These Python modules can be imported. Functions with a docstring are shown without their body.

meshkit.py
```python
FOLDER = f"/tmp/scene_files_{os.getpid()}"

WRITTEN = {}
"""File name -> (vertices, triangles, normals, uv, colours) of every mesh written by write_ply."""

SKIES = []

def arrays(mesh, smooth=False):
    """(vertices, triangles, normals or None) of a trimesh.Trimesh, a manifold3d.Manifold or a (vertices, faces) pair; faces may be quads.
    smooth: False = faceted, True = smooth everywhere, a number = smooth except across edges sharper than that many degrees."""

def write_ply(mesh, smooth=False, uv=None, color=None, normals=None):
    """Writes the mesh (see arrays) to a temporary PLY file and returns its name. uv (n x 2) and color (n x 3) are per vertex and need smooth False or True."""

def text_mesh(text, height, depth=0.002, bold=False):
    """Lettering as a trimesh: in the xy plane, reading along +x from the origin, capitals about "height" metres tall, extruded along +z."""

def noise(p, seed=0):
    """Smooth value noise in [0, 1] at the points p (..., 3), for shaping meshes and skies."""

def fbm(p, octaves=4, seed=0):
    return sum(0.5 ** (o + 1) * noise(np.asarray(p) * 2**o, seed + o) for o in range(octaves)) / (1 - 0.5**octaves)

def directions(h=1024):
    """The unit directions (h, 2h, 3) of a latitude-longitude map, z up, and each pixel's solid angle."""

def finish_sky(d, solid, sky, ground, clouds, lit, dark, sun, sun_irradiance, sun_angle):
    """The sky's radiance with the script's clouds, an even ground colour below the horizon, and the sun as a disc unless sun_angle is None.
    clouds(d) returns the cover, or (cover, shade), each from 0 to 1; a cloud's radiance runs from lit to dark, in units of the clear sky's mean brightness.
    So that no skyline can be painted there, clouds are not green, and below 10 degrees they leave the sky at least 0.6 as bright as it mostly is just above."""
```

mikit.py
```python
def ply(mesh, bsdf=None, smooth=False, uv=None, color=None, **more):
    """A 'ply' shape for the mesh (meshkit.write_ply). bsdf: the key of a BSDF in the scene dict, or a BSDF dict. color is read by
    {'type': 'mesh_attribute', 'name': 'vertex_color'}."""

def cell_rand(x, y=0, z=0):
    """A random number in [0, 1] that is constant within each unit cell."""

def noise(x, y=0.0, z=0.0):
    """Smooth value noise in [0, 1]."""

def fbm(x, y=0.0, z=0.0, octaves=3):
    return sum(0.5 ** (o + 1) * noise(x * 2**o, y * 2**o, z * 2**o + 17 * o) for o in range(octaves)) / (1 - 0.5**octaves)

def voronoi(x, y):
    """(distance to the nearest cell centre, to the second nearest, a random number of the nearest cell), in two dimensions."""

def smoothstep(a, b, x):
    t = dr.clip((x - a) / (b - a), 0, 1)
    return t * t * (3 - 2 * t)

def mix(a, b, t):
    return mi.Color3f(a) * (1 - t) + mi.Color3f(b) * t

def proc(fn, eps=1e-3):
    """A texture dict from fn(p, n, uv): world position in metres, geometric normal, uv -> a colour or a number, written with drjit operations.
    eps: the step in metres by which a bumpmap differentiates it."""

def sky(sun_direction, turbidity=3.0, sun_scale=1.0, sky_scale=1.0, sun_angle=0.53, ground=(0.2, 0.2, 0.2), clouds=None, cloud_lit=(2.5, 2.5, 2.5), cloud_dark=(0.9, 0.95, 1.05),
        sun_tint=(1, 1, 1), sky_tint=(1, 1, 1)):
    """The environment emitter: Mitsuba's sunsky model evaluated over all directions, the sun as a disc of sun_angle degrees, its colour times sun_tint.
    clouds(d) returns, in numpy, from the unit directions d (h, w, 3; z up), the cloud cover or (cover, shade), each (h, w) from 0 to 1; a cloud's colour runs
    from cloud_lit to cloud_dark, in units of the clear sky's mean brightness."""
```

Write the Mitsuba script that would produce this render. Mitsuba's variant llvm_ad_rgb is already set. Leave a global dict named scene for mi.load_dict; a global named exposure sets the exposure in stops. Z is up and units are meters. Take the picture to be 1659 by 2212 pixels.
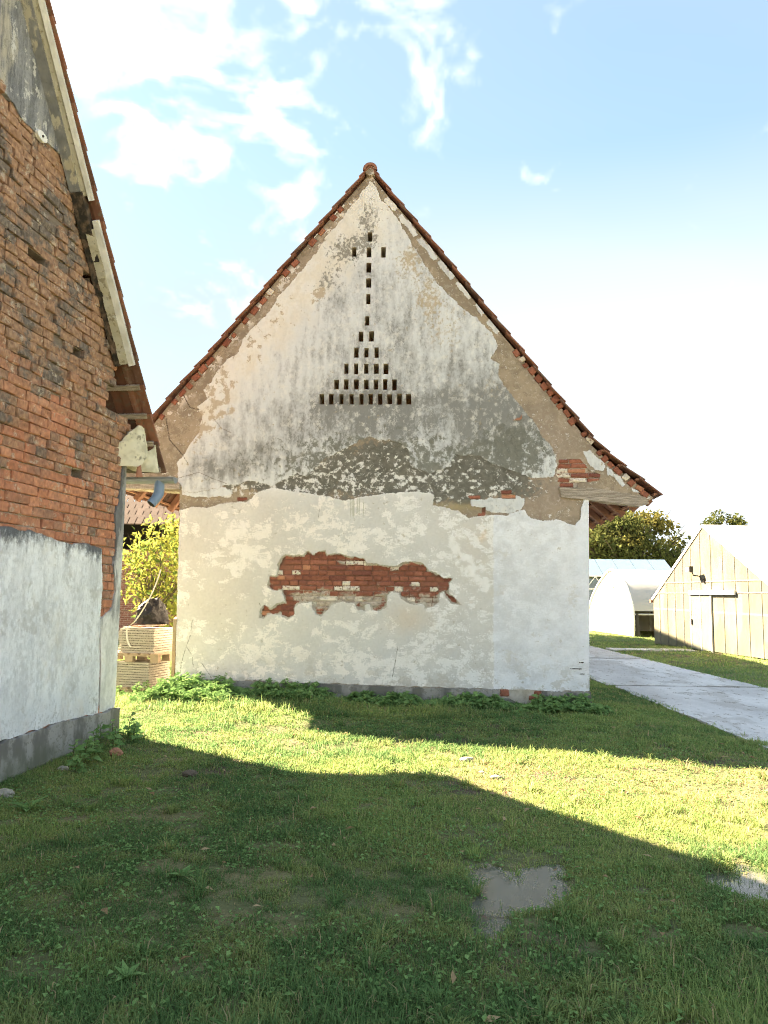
import math, random
import numpy as np, trimesh, shapely
import shapely.geometry as sg
import shapely.affinity as sa
import drjit as dr
import mitsuba as mi
import mikit, meshkit
from mikit import noise, fbm, smoothstep, mix, cell_rand

T = mi.ScalarTransform4f
scene, labels = {}, {}
rng = np.random.default_rng(7)
random.seed(7)

# ------------------------------------------------------------------ camera
EYE = np.array([0, 0, 1.65])
PITCH, ROLL, FOCAL = math.radians(6.2), 0.012, 1661.0          # FOCAL in units of a picture 1659 wide
FWD = np.array([0, math.cos(PITCH), math.sin(PITCH)])
R0, U0 = np.array([1.0, 0, 0]), np.array([0, -math.sin(PITCH), math.cos(PITCH)])
RGT = math.cos(ROLL) * R0 + math.sin(ROLL) * U0
UPV = -math.sin(ROLL) * R0 + math.cos(ROLL) * U0
scene['camera'] = {'type': 'perspective', 'fov': 2 * math.degrees(math.atan(829.5 / FOCAL)), 'fov_axis': 'x', 'near_clip': 0.05, 'far_clip': 2000.0,
                   'to_world': T().look_at(origin=EYE.tolist(), target=(EYE + FWD).tolist(), up=UPV.tolist())}

# ------------------------------------------------------------------ sky and sun
SUN_EL, SUN_AZ = math.radians(37.5), math.radians(34.5)          # behind the barn, far to the left
SUN = [-math.cos(SUN_AZ) * math.cos(SUN_EL), math.sin(SUN_AZ) * math.cos(SUN_EL), math.sin(SUN_EL)]


def clouds(d):
    az = np.degrees(np.arctan2(d[..., 0], d[..., 1]))
    el = np.degrees(np.arcsin(np.clip(d[..., 2], -1, 1)))
    q = d / (d[..., 2:3] + 0.35)
    big = meshkit.fbm(q * 2.2 + 11.3, 4, 5)
    warp = np.stack([meshkit.fbm(q * 6 + 3, 4, 1), meshkit.fbm(q * 6 + 7, 4, 2), meshkit.fbm(q * 6 + 5, 4, 3)], -1) - 0.5
    puff = meshkit.fbm(q * 10.0 + 3.0 * warp + 2.0, 7, 9) + .42 * (meshkit.fbm(q * np.array([34.0, 34.0, 26.0]) + 5.0 * warp, 5, 19) - .5)
    amount = 0.12 + 0.35 * (big - 0.5)
    for a, e, ra, re, k in ((-19.5, 35.5, 4.6, 5.5, .62), (-14, 38.5, 4, 2.5, .34), (-9.5, 34.5, 4, 3, .46), (-6.5, 39, 2, 2, .42), (2.5, 34.5, 4.2, 3.6, .56), (1.5, 39.5, 3, 2, .46), (-8.3, 28.8, 3.6, 3.6, .56), (-4, 27.5, 2.5, 2, .36),
                            (-13.5, 30.5, 1.6, 1.2, .46), (-18.5, 29.3, 2.2, 1.4, .50), (-13, 22, 4, 3, .36), (-16, 18, 4, 3, .34), (-35, 40, 10, 9, .5), (-20, 55, 12, 8, .3), (12, 58, 10, 6, .3), (17, 36, 8, 8, -.3)):
        amount = amount + .82 * k * np.exp(-((az - a) / (1.2 * ra)) ** 2 - ((el - e) / (1.2 * re)) ** 2)
    amount = amount + .35 * np.clip((np.abs(az - 5) - 45) / 30, 0, 1) * np.clip((big - .35) * 4, 0, 1)  # extra cloud outside the view, added to raise the fill light
    cover = np.clip((puff - 0.735 + 0.55 * amount) / 0.31, 0, 1)
    cover = cover * cover * (3 - 2 * cover) * 0.92
    veil = meshkit.fbm(q * np.array([1.5, 3.0, 3.0]) + 4, 5, 21)
    low = np.clip((31 - el) / 17, 0, 1)
    right = 1 - .72 * np.exp(-((az + 16) / 16) ** 2)  # veil dips only at the left; spread all round for front fill light
    thin = np.clip(0.60 + .6 * (veil - .5) + low * (.12 + .5 * (veil - .35)) + low * right * .5, 0.12, 0.92)
    total = 1 - (1 - cover) * (1 - thin)
    pale = np.clip(1.0 - low * right * .55, .1, 1)                 # thin air stays pale blue, thick cloud is white
    return total, pale * np.clip(1 - cover / np.maximum(total, .01), 0, 1)


scene['sky'] = mikit.sky(SUN, turbidity=3.0, sky_tint=(0.93, 1.055, 0.97), sun_scale=1.35, clouds=clouds, cloud_lit=(1.9, 1.9, 1.9), cloud_dark=(0.76, 0.925, 1.03), sky_scale=0.43, sun_tint=(1.0, 0.985, 0.96))
exposure = 4.65


# ------------------------------------------------------------------ surveying: sight lines met with the planes the things stand in
def ray(x, y):
    return FWD * FOCAL + RGT * (x - 829.5) + UPV * (1106 - y)


def meet(x, y, o, n):
    r = ray(x, y)
    return EYE + r * (np.dot(np.asarray(o) - EYE, n) / np.dot(r, n))


def ground_at(x, y, z=0.0):
    return meet(x, y, (0, 0, z), np.array([0, 0, 1.0]))


class Frame:
    """An upright wall's own axes: u along it, v up, w out of it."""

    def __init__(self, o, yaw):
        self.o = np.array([o[0], o[1], 0.0])
        self.u, self.v = np.array([math.cos(yaw), math.sin(yaw), 0]), np.array([0, 0, 1.0])
        self.n = np.cross(self.u, self.v)

    def uv(self, x, y, w=0.0):
        p = meet(x, y, self.o + self.n * w, self.n) - self.o
        return np.array([p @ self.u, p[2]])

    def poly(self, pts, w=0.0):
        return [tuple(self.uv(x, y, w)) for x, y in pts]

    def world(self, a):
        a = np.asarray(a, float)
        return self.o + a[..., 0:1] * self.u + a[..., 1:2] * self.v + a[..., 2:3] * self.n

    def local(self, p):      # drjit: world point -> (u, v)
        return (p.x - float(self.o[0])) * float(self.u[0]) + (p.y - float(self.o[1])) * float(self.u[1]), p.z


def crop(pts, x0, y0, k):
    return [((x0 + x / k) / 1.15732, (y0 + y / k) / 1.15732) for x, y in pts]


# ------------------------------------------------------------------ mesh helpers
class MB:
    def __init__(self):
        self.v, self.f, self.t, self.n = [], [], [], 0

    def add(self, v, f, uv=None):
        v, f = np.asarray(v, float), np.asarray(f, int)
        if f.shape[1] == 4:
            f = np.vstack([f[:, [0, 1, 2]], f[:, [0, 2, 3]]])
        self.v.append(v)
        self.f.append(f + self.n)
        self.t.append(np.zeros((len(v), 2)) if uv is None else uv)
        self.n += len(v)
        return self

    def mesh(self, m):
        return self.add(m.vertices, m.faces)

    def put(self, key, bsdf, smooth=False, **tag):
        v, f, t = np.vstack(self.v), np.vstack(self.f), np.vstack(self.t)
        scene[key] = mikit.ply((v, f), 'mat_' + bsdf, smooth=smooth, uv=t if (smooth is False or smooth is True) else None)
        if tag:
            labels[key] = tag
        return key


def numbered(base):
    def taken(k):
        return k in scene or any(s.startswith(k + '__') for s in scene)
    if base not in USED and not taken(base):
        USED[base] = 0
        return base
    USED[base] = USED.get(base, 0) + 1
    return f'{base}_{USED[base]:03d}'


USED = {}


def tagged(key, label, cat, group=None):
    labels[key] = {'label': label, 'category': cat, **({'group': group} if group else {})}


def box(lo, hi):
    lo, hi = np.asarray(lo, float), np.asarray(hi, float)
    v = np.array([[(lo, hi)[i][0], (lo, hi)[j][1], (lo, hi)[k][2]] for i in (0, 1) for j in (0, 1) for k in (0, 1)])
    f = np.array([[0, 1, 3, 2], [4, 6, 7, 5], [0, 4, 5, 1], [2, 3, 7, 6], [0, 2, 6, 4], [1, 5, 7, 3]])
    return v, f


def beam(a, b, wd, ht, up=(0, 0, 1), jit=0.0):
    """A squared bar from a to b."""
    a, b, up = np.asarray(a, float), np.asarray(b, float), np.asarray(up, float)
    t = (b - a) / np.linalg.norm(b - a)
    s = np.cross(t, up)
    s /= np.linalg.norm(s)
    q = np.cross(s, t)
    v = np.array([e + s * wd * i / 2 + q * ht * j / 2 for e in (a, b) for i, j in ((-1, -1), (1, -1), (1, 1), (-1, 1))])
    if jit:
        v = v + rng.normal(0, jit, v.shape)
    f = np.array([[3, 2, 1, 0], [4, 5, 6, 7], [0, 1, 5, 4], [1, 2, 6, 5], [2, 3, 7, 6], [3, 0, 4, 7]])
    return v, f


def tube(path, rad, sides=8, cap=True):
    p = np.asarray(path, float)
    r = np.broadcast_to(rad, (len(p),))
    t = np.gradient(p, axis=0)
    t /= np.linalg.norm(t, axis=1, keepdims=True)
    ref = np.array([0.31, 0.22, 0.92]) if abs(t[0, 2]) < 0.8 else np.array([0.95, 0.3, 0.05])
    a = np.cross(t, ref)
    a /= np.linalg.norm(a, axis=1, keepdims=True)
    b = np.cross(t, a)
    g = np.arange(sides) * 2 * np.pi / sides
    v = (p[:, None] + r[:, None, None] * (np.cos(g)[None, :, None] * a[:, None] + np.sin(g)[None, :, None] * b[:, None])).reshape(-1, 3)
    q = [[i * sides + j, i * sides + (j + 1) % sides, (i + 1) * sides + (j + 1) % sides, (i + 1) * sides + j] for i in range(len(p) - 1) for j in range(sides)]
    f = np.array(q)
    f = np.vstack([f[:, [0, 1, 2]], f[:, [0, 2, 3]]])
    if cap:
        c = []
        for e, off in ((0, 0), (len(p) - 1, (len(p) - 1) * sides)):
            for j in range(1, sides - 1):
                c.append([off, off + j + 1, off + j] if e == 0 else [off, off + j, off + j + 1])
        f = np.vstack([f, c])
    return v, f


def rough(poly, amp=0.02, step=0.03, seed=0, freq=9.0):
    """A ragged outline: the polygon's edge moved about by noise."""
    if isinstance(poly, (list, tuple)):
        poly = sg.Polygon(poly)
    poly = poly.buffer(0)
    out = []
    for g in getattr(poly, 'geoms', [poly]):
        def ring(r):
            c = np.array(shapely.segmentize(sg.LinearRing(r), step).coords)[:-1]
            q = np.c_[c * freq, np.zeros(len(c))]
            o = np.c_[meshkit.fbm(q, 4, seed + 1), meshkit.fbm(q + 31, 4, seed + 2)] - 0.5
            o2 = np.c_[meshkit.fbm(q * 4.3, 3, seed + 3), meshkit.fbm(q * 4.3 + 17, 3, seed + 4)] - 0.5
            return c + 2 * amp * o + .9 * amp * o2
        out.append(sg.Polygon(ring(g.exterior), [ring(h) for h in g.interiors]).buffer(0))
    return shapely.union_all(out)


def slab(mb, poly, fr, w0, w1):
    """The polygon (u, v) as a plate from depth w0 to w1 of the wall's frame."""
    for g in getattr(poly, 'geoms', [poly]):
        if g.geom_type != 'Polygon' or g.area < 2e-4:
            continue
        m = trimesh.creation.extrude_polygon(g, w1 - w0, engine='earcut')
        a = np.array(m.vertices)
        a[:, 2] += w0
        mb.add(fr.world(a), m.faces)
    return mb


def brick(uc, vc, bw, bh, w0, w1, ident, ang=0.0, j=0.006, cham=0.012):
    """One brick with worn arrises in (u, v, w): centre, size, depth from w0 to its face w1."""
    cw = min(cham, bw * .25, bh * .25)
    x, y = bw / 2, bh / 2
    P = []
    for (a, b, w) in ((x, y, w0), (x, y, w1 - cw), (x - cw, y - cw, w1)):
        for sx, sy in ((-1, -1), (1, -1), (1, 1), (-1, 1)):
            P.append([sx * a, sy * b, w])
    P.append([rng.uniform(-.2, .2) * bw, rng.uniform(-.2, .2) * bh, w1 + rng.uniform(-.004, .006)])
    P = np.array(P)
    P[4:] += rng.normal(0, j, (9, 3)) * [1, .8, .7]
    uv = np.c_[ident + .5 + .8 * P[:, 0] / bw * .5, .5 + P[:, 1] / bh * .8]
    c, s = math.cos(ang), math.sin(ang)
    P[:, :2] = P[:, :2] @ np.array([[c, s], [-s, c]]) + [uc, vc]
    f = []
    for k in range(4):
        n = (k + 1) % 4
        f += [[k, n, 4 + n], [k, 4 + n, 4 + k], [4 + k, 4 + n, 8 + n], [4 + k, 8 + n, 8 + k], [8 + k, 8 + n, 12]]
    return P, np.array(f), uv


def leaf_mesh(pos, along, nrm, L, W, ids, fold=0.25):
    """Leaves: four triangles each, folded along the midrib. All arguments per leaf."""
    N = len(pos)
    along = along / np.linalg.norm(along, axis=1, keepdims=True)
    side = np.cross(along, nrm)
    side /= np.linalg.norm(side, axis=1, keepdims=True) + 1e-9
    up = np.cross(side, along)
    L, W = L[:, None], W[:, None]
    V = np.stack([pos, pos + along * L * .42 + side * W * .5 + up * W * fold, pos + along * L - up * L * .12,
                  pos + along * L * .42 - side * W * .5 + up * W * fold, pos + along * L * .5], 1).reshape(-1, 3)
    i = np.arange(N)[:, None] * 5
    F = np.concatenate([i + [[0, 1, 4]], i + [[1, 2, 4]], i + [[2, 3, 4]], i + [[3, 0, 4]]], 0)
    uv = np.repeat(np.c_[(ids % 2048) + .5, np.full(N, .5)], 5, 0)
    uv[:, 0] += np.tile([-.3, -.1, .3, .1, 0], N)
    uv[:, 1] += np.tile([0, .3, 0.1, -.3, 0], N)
    return V, F, uv


# ------------------------------------------------------------------ materials
def M(name, color, rough_=0.85, bump=None, scale=0.003, eps=2e-3, **more):
    col = mikit.proc(color) if callable(color) else {'type': 'rgb', 'value': list(color)}
    b = {'type': 'principled', 'base_color': col, 'roughness': rough_, 'specular': more.pop('specular', 0.3), **more}
    if bump is not None:
        b = {'type': 'bumpmap', 'height': mikit.proc(bump, eps), 'scale': scale, 'bsdf': b}
    scene['mat_' + name] = {'type': 'twosided', 'bsdf': b}


def rf(x, y, z=0.0, octaves=6, gain=.64):
    """Rougher fractal noise about 0.5, for flaking and mottling."""
    t, w = 0, 0
    for o in range(octaves):
        t = t + gain ** o * noise(x * 2.03 ** o + 3.7 * o, y * 2.03 ** o - 1.9 * o, z + 7.3 * o)
        w += gain ** o
    return .5 + 1.7 * (t / w - .5)


# the barn's gable wall: u from its left corner, 3.8 degrees off square to the road
_right = ground_at(1273, 1535, 0.0)
BARN = Frame(_right, math.radians(-3.8))
HOUSE = Frame(ground_at(242, 1592, 0.0), math.radians(90 - 8))
PXM = float(np.linalg.norm(BARN.uv(900, 1000) - BARN.uv(901, 1000)))      # metres per unit on the gable wall


def spot(u, v, x, y, rx, ry):
    c = BARN.uv(x, y)
    return dr.exp(-dr.square((u - float(c[0])) / (rx * PXM)) - dr.square((v - float(c[1])) / (ry * PXM)))


def seg_dist(u, v, a, b):
    ax, ay, bx, by = float(a[0]), float(a[1]), float(b[0]), float(b[1])
    dx, dy = bx - ax, by - ay
    t = dr.clip(((u - ax) * dx + (v - ay) * dy) / (dx * dx + dy * dy), 0, 1)
    return dr.sqrt(dr.square(u - ax - t * dx) + dr.square(v - ay - t * dy))


def crack_mask(u, v, lines, width=0.006):
    d = mi.Float(9.0)
    for line in lines:
        q = BARN.poly(line)
        for a, b in zip(q[:-1], q[1:]):
            d = dr.minimum(d, seg_dist(u, v, a, b))
    return 1 - smoothstep(width * .4, width, d)


APEX = BARN.uv(800, 372)
RAKE_L, RAKE_R = BARN.uv(330, 905), BARN.uv(1150, 790)


def rake_dist(u, v):
    out = mi.Float(99.0)
    for e in (RAKE_L, RAKE_R):
        dx, dy = float(e[0] - APEX[0]), float(e[1] - APEX[1])
        l = math.hypot(dx, dy)
        s = 1 if e[0] < APEX[0] else -1
        out = dr.minimum(out, s * ((v - float(APEX[1])) * dx - (u - float(APEX[0])) * dy) / l * -1 if s > 0 else ((v - float(APEX[1])) * dx - (u - float(APEX[0])) * dy) / l * -1)
    return out


def upper_color(p, n, uv):
    u, v = BARN.local(p)
    big, mid, fine = rf(u * 1.2 + 3, v * 1.0, 2.0, 5), rf(u * 6, v * 4.6, 3.0, 5), rf(u * 34, v * 28, 5.0, 4, .75)
    streak = rf(u * 15 + .8 * mid, v * 3.0, 4.0, 5, .7)
    inner = smoothstep(.10, .85, dr.abs(rake_dist(u, v)) - .36 + .55 * (big - .5) + .18 * (mid - .5))
    c = mix((.71, .675, .60), (.76, .745, .70), smoothstep(.3, .7, mid))
    c = mix(c, mix((.62, .65, .675), (.73, .755, .775), mid), inner * .92)
    stain = spot(u, v, 800, 790, 160, 200) * .35 + spot(u, v, 870, 905, 270, 62) * .62 + spot(u, v, 1100, 900, 90, 110) * .80 + spot(u, v, 730, 590, 60, 55) * .35 \
        + spot(u, v, 1000, 800, 70, 90) * .30 + spot(u, v, 560, 970, 130, 50) * .35 + spot(u, v, 795, 866, 116, 20) * .7 + spot(u, v, 480, 1012, 90, 26) * .6 + spot(u, v, 900, 690, 60, 70) * .2
    t = stain * 1.25 + .75 * (streak - .5) + .8 * (mid - .5) + .6 * (fine - .5) + .20 * inner
    c = mix(c, mix((.45, .465, .485), (.39, .40, .405), big), smoothstep(.10, .80, t) * (.15 + .80 * inner) * .9)
    c = mix(c, (.19, .19, .18), smoothstep(.62, 1.25, t) * .8)
    c = mix(c, (.13, .13, .12), smoothstep(.10, .30, spot(u, v, 795, 866, 112, 15) * (.35 + .5 * (mid - .4))) * .45)
    c = mix(c, (.79, .78, .75), smoothstep(.0, .26, rf(u * 17, v * 13, 8.0, 6, .76) - .56) * inner * .5)
    # black and brown lichen specks along the upper slopes
    soot = spot(u, v, 795, 470, 26, 46) + spot(u, v, 742, 545, 46, 40) + spot(u, v, 705, 612, 32, 42) * .9 + spot(u, v, 800, 520, 60, 26) * .55
    c = mix(c, (.18, .17, .14), smoothstep(.50, .74, soot * .40 + fine * .5 + mid * .18 - .06) * .85)
    rust = spot(u, v, 880, 560, 34, 36) + spot(u, v, 925, 640, 40, 55) + spot(u, v, 960, 720, 40, 50) * .8 + spot(u, v, 1065, 840, 26, 40) * .6
    c = mix(c, (.44, .36, .24), smoothstep(.50, .74, rust * .36 + fine * .5 + mid * .2 - .05) * .85)
    flake = rf(u * 12, v * 12, 6.0, 6, .7)
    tanf = spot(u, v, 470, 860, 40, 70) + spot(u, v, 545, 740, 40, 60) * .7 + spot(u, v, 620, 680, 40, 40) * .5 + spot(u, v, 430, 930, 30, 40) + spot(u, v, 690, 630, 12, 24) * 1.3
    c = mix(c, (.45, .37, .26), smoothstep(.0, .04, tanf * .30 + flake * .8 - .68) * .85)
    # moss-black, peeling bottom edge
    lowb = spot(u, v, 820, 1000, 330, 80) * 1.1 + spot(u, v, 1120, 960, 80, 80) * .8
    c = mix(c, mix((.12, .124, .10), (.20, .20, .175), fine), smoothstep(.0, .22, lowb * .55 + .56 * flake + .38 * (fine - .5) - .62) * .9)
    ck = crack_mask(u, v, (((372, 835), (395, 852), (410, 880), (432, 885)), ((358, 905), (366, 950), (396, 985), (405, 1000)), ((500, 935), (478, 925), (462, 905)), ((378, 1035), (430, 1020), (450, 1030), (490, 1045))))
    return mix(c, (.16, .13, .10), ck * .8) * (.90 + .14 * fine)


def lower_color(p, n, uv):
    u, v = BARN.local(p)
    big, mid, fine = rf(u * .8 + 9, v * .8, 2.0, 4), rf(u * 3.1, v * 3.1, 3.0, 6), rf(u * 40, v * 40, 5.0, 3)
    fl = rf(u * 6.5 + 1.3 * (mid - .5), v * 8.0 + 1.3 * (big - .5), 6.0, 7, .80)
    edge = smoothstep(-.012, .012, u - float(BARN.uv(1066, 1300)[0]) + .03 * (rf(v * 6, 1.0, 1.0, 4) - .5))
    warm = spot(u, v, 460, 1270, 150, 180) * .9 + spot(u, v, 900, 1330, 90, 50) * .5 + spot(u, v, 1020, 1200, 60, 120) * .35 + spot(u, v, 1230, 1130, 40, 30) * .5
    c = mix(mix((.595, .59, .575), (.665, .66, .645), mid), mix((.60, .55, .49), (.68, .635, .575), mid), dr.clip(warm + .5 * (big - .5), 0, 1))
    zone = spot(u, v, 480, 1180, 90, 50) * .10 + spot(u, v, 740, 1150, 240, 46) * .09 + spot(u, v, 760, 1435, 420, 46) * .13 + spot(u, v, 1000, 1260, 60, 110) * .06 - spot(u, v, 540, 1330, 130, 60) * .06
    wht = smoothstep(.0, .03, fl + zone - .600)
    c = mix(c, mix((.85, .805, .755), (.85, .85, .85), smoothstep(.2, .8, (u + 6.2) / 6.0)), wht * .85)
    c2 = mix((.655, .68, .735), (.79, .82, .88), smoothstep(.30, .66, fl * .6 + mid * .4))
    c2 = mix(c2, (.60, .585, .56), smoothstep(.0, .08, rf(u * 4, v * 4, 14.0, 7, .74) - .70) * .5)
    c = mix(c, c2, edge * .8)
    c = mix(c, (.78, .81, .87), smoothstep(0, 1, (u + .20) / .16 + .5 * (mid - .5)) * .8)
    # scaling lower zone: pits and dirt
    dirt = smoothstep(.95, .2, v) * smoothstep(.0, .06, rf(u * 6, v * 8, 21.0, 7, .76) - .575)
    c = mix(c, (.46, .43, .37), dirt * .6)
    c = mix(c, (.42, .38, .31), smoothstep(.0, .03, rf(u * 12, v * 15, 31.0, 5, .7) - .88) * .7)
    c = mix(c, (.62, .44, .26), (spot(u, v, 1040, 1140, 9, 28) * .9 + spot(u, v, 880, 1335, 40, 30) * .3) * smoothstep(.3, .6, mid))
    c = mix(c, (.40, .40, .31), smoothstep(.5, .9, spot(u, v, 772, 1095, 26, 30) * noise(u * 60, v * 3, 2.0) * 1.9) * .6)
    top = spot(u, v, 640, 1052, 130, 16) + spot(u, v, 900, 1056, 120, 14)
    c = mix(c, (.82, .82, .82), dr.clip(top, 0, 1) * .6)
    c = c * (0.95 + 0.10 * fine)
    ck = crack_mask(u, v, (((416, 1340), (412, 1372), (402, 1400), (392, 1432), (389, 1466)), ((404, 1398), (416, 1416), (418, 1440)), ((436, 1432), (450, 1452), (458, 1466)), ((690, 1100), (688, 1120)), ((860, 1395), (852, 1440), (848, 1462)), ((560, 1302), (568, 1318), (562, 1330)))) 
    return mix(c, (.20, .17, .13), ck * smoothstep(.25, .5, fbm(u * 20, v * 20, 3.0)) * .85)


def base_color(p, n, uv):
    """The rough undercoat: tan under the verges, blackened with moss over the middle."""
    u, v = BARN.local(p)
    mid, fine = rf(u * 4, v * 4, 1.0, 5), rf(u * 26, v * 26, 2.0, 4, .75)
    rd = dr.abs(rake_dist(u, v))
    c = mix((.37, .30, .22), (.27, .222, .165), smoothstep(.25, .75, mid))
    c = mix(c, (.48, .42, .335), smoothstep(.55, .85, fine) * .6)
    c = mix(c, (.22, .18, .13), smoothstep(.0, .12, rf(u * 9, v * 10, 4.0, 6, .76) - .60) * .6)
    pink = spot(u, v, 1190, 960, 90, 110) + spot(u, v, 1150, 1080, 90, 40)
    c = mix(c, mix((.31, .24, .195), (.42, .345, .285), fine), dr.clip(pink, 0, 1) * .6)
    blk = spot(u, v, 860, 1018, 250, 74) * 1.2 + spot(u, v, 560, 1040, 120, 26) * .75 + spot(u, v, 1050, 1020, 90, 50) * .8
    c = mix(c, mix((.072, .075, .063), (.19, .19, .17), fine), smoothstep(.30, .62, blk * .9 + .6 * (mid - .5) + .45 * (fine - .5)) * .88)
    flk = rf(u * 17 + .5 * mid, v * 19, 9.0, 6, .76)
    zone = dr.clip(blk + spot(u, v, 500, 1030, 160, 40), 0, 1)
    c = mix(c, (.74, .735, .72), smoothstep(.0, .03, flk - .655 + .12 * spot(u, v, 740, 1045, 300, 34) - .16 * (1 - zone)) * .92)
    edge = smoothstep(.30, .12, rd) * smoothstep(.02, .08, rd)
    c = mix(c, (.70, .66, .60), smoothstep(.0, .05, rf(u * 8, v * 8, 12.0, 6, .7) - .62) * edge * .9)
    c = mix(c, (.16, .14, .10), smoothstep(.09, .0, rd) * .6)
    c = mix(c, (.42, .34, .18), spot(u, v, 990, 1095, 60, 8) * .6)
    c = mix(c, mix((.36, .32, .25), (.56, .53, .47), rf(u * 14, v * 14, 3.0, 5)), smoothstep(2.75, 2.45, v) * .95)
    ck = crack_mask(u, v, (((372, 835), (395, 852), (410, 880), (432, 885)), ((358, 905), (366, 950), (396, 985), (405, 1000)), ((1110, 880), (1150, 905), (1165, 940)), ((1140, 960), (1170, 975), (1195, 972))), .010)
    return mix(c, (.09, .07, .05), ck * .9)


def relief(p, n, uv):
    return fbm(p.x * 14, p.z * 14, p.y * 14, 5) + .35 * fbm(p.x * 70, p.z * 70, p.y * 70, 2)


M('upper_plaster', upper_color, .9, relief, .010)
M('lower_plaster', lower_color, .9, relief, .008)
M('base_render', base_color, .95, relief, .018)


def brick_color(p, n, uv):
    i = dr.floor(uv.x)
    r, r2, r3 = cell_rand(i, 1), cell_rand(i, 2), cell_rand(i, 3)
    u, v = BARN.local(p)
    g, m = rf(p.x * 40, p.z * 40, p.y * 40, 4), rf(u * 5, v * 6, 3.0, 5)
    c = mix((.23, .088, .056), (.34, .14, .09), r)
    c = mix(c, (.17, .065, .05), smoothstep(.72, .95, r2) * .8)
    c = mix(c, (.46, .22, .13), smoothstep(.93, .96, r2))
    lowz = spot(u, v, 740, 1290, 150, 30) + spot(u, v, 910, 1305, 60, 18) + .7 * spot(u, v, 900, 1215, 60, 10) + .6 * spot(u, v, 820, 1212, 90, 8)
    c = mix(c, mix((.36, .31, .25), (.52, .48, .41), g), smoothstep(.0, .14, lowz * .46 + .6 * m + .20 * r3 - .66) * .9)
    c = mix(c, (.66, .61, .52), smoothstep(.88, .895, r3) * smoothstep(.2, .4, g))
    return c * (.75 + .5 * g)


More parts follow.
